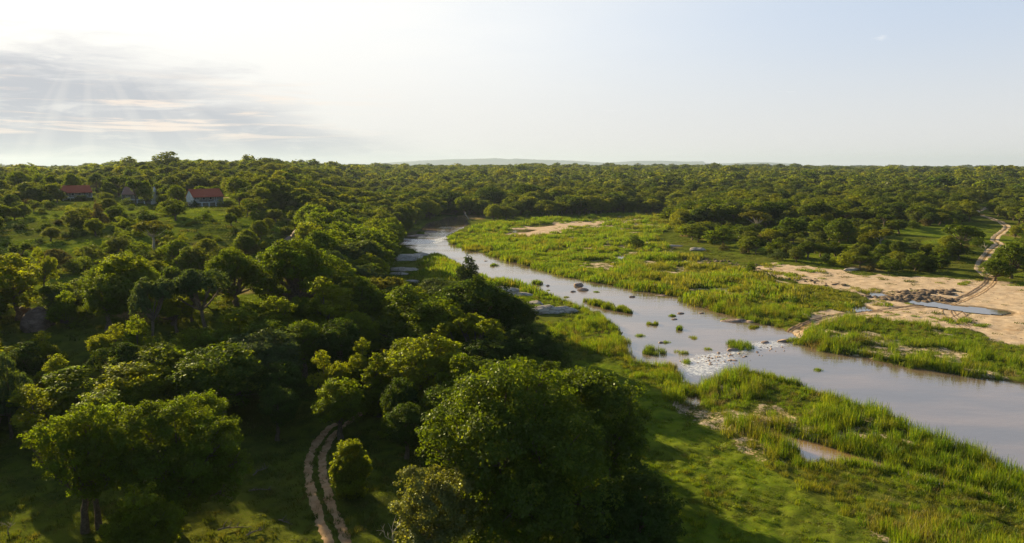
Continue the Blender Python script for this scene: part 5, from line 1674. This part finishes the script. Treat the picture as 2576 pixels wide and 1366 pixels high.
def house(label, pos, rotz, L, roofmat, gable=('low', 'low'), short='', deck_z=1.9, drop=2.4, wallm=None, windows=True):
    """veranda house: x along the front, front faces -y; origin at ground under the front edge of the deck"""
    root = bpy.data.objects.new('veranda_house', None)
    SC.collection.objects.link(root)
    root.location = pos; root.rotation_euler = (0, 0, rotz); root.scale = (0.88, 0.88, 0.88)
    tag(root, label, 'house', 'veranda houses on the ridge')
    hl = L / 2; D = 6.2; wz = deck_z + 2.5; y0 = 2.2           # wall line stands 2.2 m behind the deck edge
    wallm = wallm or M_WALL
    rise = 3.0; ym = (y0 - 2.0 + y0 + D) / 2
    # walls with gables
    pts = [(-hl, y0, deck_z), (hl, y0, deck_z), (hl, y0 + D, deck_z), (-hl, y0 + D, deck_z), (-hl, y0, wz), (hl, y0, wz), (hl, y0 + D, wz), (-hl, y0 + D, wz)]
    V = np.array(pts, float)
    F = [(0, 1, 5, 4), (1, 2, 6, 5), (2, 3, 7, 6), (3, 0, 4, 7), (4, 5, 6, 7), (0, 3, 2, 1)]
    link('wall', new_mesh('wall', V, F, [M_GREYWALL]), root)
    for s, gk in zip((-1, 1), gable):
        xo = s * (hl + 0.02)
        g0, g1 = y0 - 1.6, y0 + D + 0.05
        zb = deck_z if gk == 'low' else deck_z - drop
        eave = wz - 0.05 + 0.0
        top = wz + rise - 0.1 + (0.35 if gk == 'tall' else 0)
        pr = [(g0, zb), (g1, zb), (g1, eave), ((g0 + g1) / 2, top), (g0, eave)]
        Vg = np.array([(xo + t, y, z) for t in (0, s * 0.28) for (y, z) in pr])
        Fg = [(0, 1, 2, 3, 4), (9, 8, 7, 6, 5)] + [(i, (i + 1) % 5 + 0, (i + 1) % 5 + 5, i + 5) for i in range(5)]
        link('gable_wall', new_mesh('gable_wall', Vg, Fg, [wallm]), root)
    # roof: two thick slopes with overhang over the veranda
    e0 = y0 - 2.1; e1 = y0 + D + 0.6
    rp = [(e0, wz - 0.35), ((e0 + e1) / 2, wz + rise), (e1, wz - 0.35)]
    hx2 = hl + 0.10 if 'tall' in gable else hl + 0.55
    Vr = []
    for x in (-hx2, hx2):
        for (y, z) in rp: Vr.append((x, y, z))
        for (y, z) in rp: Vr.append((x, y, z + 0.16))
    Fr = [(0, 1, 7, 6), (1, 2, 8, 7), (3, 9, 10, 4), (4, 10, 11, 5), (0, 3, 4, 1), (1, 4, 5, 2), (6, 7, 10, 9), (7, 8, 11, 10), (0, 6, 9, 3), (2, 5, 11, 8)]
    rf = link('roof', new_mesh('roof', Vr, Fr, [roofmat]), root)
    ym_ = (e0 + e1) / 2
    link('ridge_cap', new_mesh('ridge_cap', *bx(-hx2, hx2, ym_ - 0.14, ym_ + 0.14, wz + rise + 0.12, wz + rise + 0.24), [roofmat]), rf)
    # deck, pillars under it, posts above it, railing
    link('deck', new_mesh('deck', *bx(-hl - 0.3, hl + 0.3, 0, y0 - 0.02, deck_z - 0.28, deck_z), [M_WHITE]), root)
    link('foundation', new_mesh('foundation', *bx(-hl + 0.1, hl - 0.1, y0 + 0.1, y0 + D - 0.1, -1.5, deck_z - 0.004), [M_GREYWALL]), root)
    for x in np.linspace(-hl + 0.1, hl - 0.1, 5):
        link('pillar', new_mesh('pillar', *bx(x - 0.2, x + 0.2, 0.1, 0.5, -2.2, deck_z - 0.285), [M_WHITE]), root)
        link('veranda_post', new_mesh('veranda_post', *bx(x - 0.07, x + 0.07, 0.15, 0.29, deck_z + 0.004, wz - 0.2), [M_TIMBER]), root)
    rails = [bx(-hl, hl, 0.02, 0.10, deck_z + 0.95, deck_z + 1.02), bx(-hl, hl, 0.04, 0.08, deck_z + 0.12, deck_z + 0.17)]
    for x in np.arange(-hl, hl, 0.28):
        rails.append(bx(x - 0.02, x + 0.02, 0.035, 0.075, deck_z + 0.01, deck_z + 0.95))
    link('railing', new_mesh('railing', *join(rails), [M_TIMBER]), root)
    # french doors in white panels and small windows between them
    for x in (-hl + 1.9, hl - 1.9):
        d = link('door', new_mesh('door', *bx(x - 1.0, x + 1.0, y0 - 0.07, y0 - 0.012, deck_z + 0.01, deck_z + 2.25), [M_WHITE]), root)
        for q in (-0.45, 0.45):
            link('pane', new_mesh('pane', *bx(x + q - 0.27, x + q + 0.27, y0 - 0.095, y0 - 0.074, deck_z + 1.15, deck_z + 2.0), [M_GLASS]), d)
    for x in (-hl * 0.22, hl * 0.25):
        wn = link('window', new_mesh('window', *bx(x - 0.7, x + 0.7, y0 - 0.07, y0 - 0.012, deck_z + 0.95, deck_z + 2.15), [M_WHITE]), root)
        link('pane', new_mesh('pane', *bx(x - 0.5, x + 0.5, y0 - 0.095, y0 - 0.074, deck_z + 1.12, deck_z + 1.98), [M_GLASS]), wn)
    for x in (-0.9, 0.6, 2.9):
        ch = [bx(x - 0.25, x + 0.25, 0.9, 1.35, deck_z + 0.38, deck_z + 0.45), bx(x - 0.25, x + 0.25, 1.36, 1.42, deck_z + 0.45, deck_z + 0.95)]
        ch += [bx(x + a * 0.21 - 0.03, x + a * 0.21 + 0.03, 1.1 + b * 0.17 - 0.03, 1.1 + b * 0.17 + 0.03, deck_z + 0.004, deck_z + 0.38) for a in (-1, 1) for b in (-1, 1)]
        p = Vector((0, 0, 0))
        me = new_mesh('veranda_chair', *join(ch), [M_WHITE if x > 2 else M_GREYWOOD])
        o = link('veranda_chair', me, loc=pos, rz=rotz); o.scale = (0.88, 0.88, 0.88)
        tag(o, '%s on the veranda of %s' % ({-0.9: 'left grey wooden chair', 0.6: 'middle grey wooden chair', 2.9: 'white chair'}[x], short), 'chair', 'chairs on the verandas')
    return root


def hpos(name, dz):
    x, y = HPOS[name]
    return (x, y, hz(x, y) + dz)


def face(name, turn):
    x, y = HPOS[name]
    c = math.degrees(math.atan2(-y, -x))
    return math.radians(c + 90 + turn)


house('red-roofed house standing alone, rightmost on the ridge, with white pillars', hpos('D', 0.2), face('D', 22), 12.6, M_ROOF, short='the rightmost house', deck_z=1.7)
house('house with a tall white end wall, half hidden by two trees', hpos('C', 0.2), face('C', -20), 12.8, M_ROOFG, ('low', 'tall'), 'the house with the white end wall', deck_z=1.7, drop=2.4)
house('red-roofed house with a white veranda, second from the left', hpos('B', 0.3), face('B', 14), 12.4, M_ROOF, short='the second house from the left', deck_z=0.9)
house('house at the far left whose red roof shows between trees', hpos('A', 0.0), face('A', 10), 12.0, M_ROOF, short='the house at the far left', deck_z=1.0)
# flat ground path joining the houses
pth = [hit(640, 500), hit(610, 498), hit(470, 497), hit(430, 497), hit(400, 494)]
V_, F_ = ruts(pth, (0,), 2.0, 0.8, 19)
tag(link('garden_path', new_mesh('garden_path', V_, F_, [M_DIRT], True)), kind='structure')


def lodge(u, v, w_, label, kind=0):
    x, y = hit(u, v)
    z = hz(x, y)
    root = bpy.data.objects.new('river_lodge', None); SC.collection.objects.link(root)
    root.location = (x, y, z); root.rotation_euler = (0, 0, math.radians(kind * 7 - 8))
    tag(root, label, 'lodge', 'small lodges among the trees')
    h0 = 3.0; h1 = 5.6
    link('roof', new_mesh('roof', *bx(-w_ / 2 - 0.6, w_ / 2 + 0.6, -0.8, 5.2, h1, h1 + 0.22), [M_GREYWOOD]), root)
    link('wall', new_mesh('wall', *bx(-w_ / 2, w_ / 2, 1.6, 5.0, h0 + 0.004, h1 - 0.004), [M_TIMBER]), root)
    link('deck', new_mesh('deck', *bx(-w_ / 2, w_ / 2, -0.6, 5.0, h0 - 0.2, h0), [M_GREYWOOD]), root)
    for px_ in (-w_ / 2 + 0.2, 0, w_ / 2 - 0.2):
        link('post', new_mesh('post', *bx(px_ - 0.12, px_ + 0.12, -0.5, -0.26, -1.0, h1 - 0.004), [M_TIMBER]), root)
    wn = link('window', new_mesh('window', *bx(-w_ * 0.3, w_ * 0.3, 1.5, 1.58, h0 + 0.7, h0 + 2.0), [M_WHITE]), root)
    link('pane', new_mesh('pane', *bx(-w_ * 0.27, w_ * 0.27, 1.47, 1.497, h0 + 0.8, h0 + 1.9), [M_GLASS]), wn)
    link('railing', new_mesh('railing', *join([bx(-w_ / 2, w_ / 2, -0.55, -0.49, h0 + 0.9, h0 + 0.98)] + [bx(a - 0.03, a + 0.03, -0.54, -0.5, h0 + 0.01, h0 + 0.9) for a in np.arange(-w_ / 2, w_ / 2, 0.5)]), [M_TIMBER]), root)


lodge(1494, 512, 7, 'brown stilted lodge showing in the dark trees across the river', 0)
lodge(800, 560, 6, 'small lodge with a pale flat roof edge on the left wooded bank', 2)
lodge(972, 532, 8, 'low lodge with a long pale roof line left of the river bend', -1)
lodge(1195, 512, 8, 'lodge with a pale roof line over the dark trees of the bend', 1)
lodge(1788, 506, 8, 'dark lodge deep in the trees behind the right bank wood', 0)


# ------------------------------------------------------------------ dead wood
def bare_tree(x, y, h, seed, mat, name, label, cat, lean=0.1, spread=0.55, depth=3, parent=None):
    rg = np.random.default_rng(seed)
    parts = []

    def grow(p, d, ln, r, k):
        n = 5
        pts_ = [p]
        dd = d.copy()
        for i in range(n - 1):
            dd = unit((dd + rg.normal(0, 0.16, 3))[None])[0]
            pts_.append(pts_[-1] + dd * ln / (n - 1))
        parts.append(tube(pts_, np.linspace(r, r * 0.55, n), 6 if k > 1 else 4))
        if k <= 0: return
        for j in range(3 if k > 1 else 2):
            q = pts_[rg.integers(2, n)]
            nd = unit((dd + rg.normal(0, spread, 3) + np.array([0, 0, 0.15]))[None])[0]
            grow(q, nd, ln * rg.uniform(0.45, 0.75), r * 0.5, k - 1)
    grow(np.array([0, 0, -0.2]), unit(np.array([[lean, rg.uniform(-0.1, 0.1), 1.0]]))[0], h * 0.55, h * 0.028, depth)
    tag(link(name, new_mesh(name, *join(parts), [mat], True), loc=(x, y, hz(x, y))), label, cat)


M_DEAD = simple_mat('bleached_wood', (0.28, 0.25, 0.21), (0.42, 0.38, 0.32), 4, 0.9, 0.1)
for (u, v, h, ln, lab) in [(22, 1345, 2.2, 0.3, 'thin bare dead sapling on the shaded grass at the far left'),
                           (1000, 1400, 3.4, -0.3, 'pale dead branches under the silvery tree at the bottom'),
                           (2478, 640, 5.0, 0.1, 'bare dead tree beside the lower sandy road'),
                           (1180, 552, 7.0, -0.5, 'dead tree leaning over the water at the far river bend'),
                           (720, 522, 7.0, 0.4, 'dead leaning tree left of the brownish round tree')]:
    x, y = hit(u, v)
    bare_tree(x, y, h, int(u), M_DEAD, 'dead_tree', lab, 'dead tree', ln)


M_LOG = simple_mat('rotting_wood', (0.13, 0.105, 0.08), (0.22, 0.18, 0.14), 4, 0.95, 0.05)


def fallen(u, v, ln, rot, seed, lab):
    rg = np.random.default_rng(seed)
    x, y = flat(u, v, 0.4)
    parts = []
    n = 8
    t = np.linspace(0, 1, n)
    p = np.stack([ln * (t - 0.5), np.cumsum(rg.normal(0, ln * 0.03, n)), 0.12 + 0.08 * np.sin(t * 5) + t * 0.12], 1)
    parts.append(tube(p, np.linspace(0.085, 0.025, n), 6))
    for j in range(5):
        k = rg.integers(1, n - 1)
        e = p[k] + np.array([rg.uniform(0.1, 0.5) * ln * 0.4, rg.uniform(-0.4, 0.4) * ln * 0.6, rg.uniform(0.1, 0.5)])
        parts.append(tube([p[k], (p[k] + e) / 2 + rg.normal(0, 0.05, 3), e], [0.05, 0.035, 0.012], 5))
    tag(link('fallen_branch', new_mesh('fallen_branch', *join(parts), [M_LOG], True), loc=(x, y, hz(x, y)), rz=rot), lab, 'fallen branch', 'fallen branches on the shaded grass')


fallen(590, 1335, 2.6, 0.15, 1, 'long forked fallen branch right of the wide spreading tree')
fallen(718, 1312, 1.6, -0.5, 2, 'short pale fallen branch nearest the dirt ruts')
fallen(640, 1345, 1.4, 0.9, 3, 'small dark fallen branch beside the long forked one')
fallen(655, 1190, 1.8, 1.1, 4, 'bent fallen branch in the shade left of the curve of the ruts')
fallen(655, 1235, 2.0, 0.1, 5, 'thin fallen branch lying flat below the bent one')
fallen(1240, 1366, 1.2, 0.1, 6, 'grey stick at the foot of the huge round tree')
# ------------------------------------------------------------------ the air
def box_mesh(name, lo, hi, mats):
    v = [(x, y, z) for z in (lo[2], hi[2]) for y in (lo[1], hi[1]) for x in (lo[0], hi[0])]
    f = [(0, 2, 3, 1), (4, 5, 7, 6), (0, 1, 5, 4), (2, 6, 7, 3), (0, 4, 6, 2), (1, 3, 7, 5)]
    return new_mesh(name, v, f, mats)


mh = bpy.data.materials.new('air_haze'); mh.use_nodes = True
w = NT(mh.node_tree)
pvn = w.n('ShaderNodeVolumePrincipled', {'Color': (0.46, 0.56, 0.74, 1), 'Density': HAZE_DENSITY, 'Anisotropy': 0.22})
w.n('ShaderNodeOutputMaterial', {'Volume': pvn.outputs[0]})
tag(link('haze', box_mesh('haze', (-20000, -20000, -16.0), (20000, 20000, 240.0), [mh])), kind='stuff')
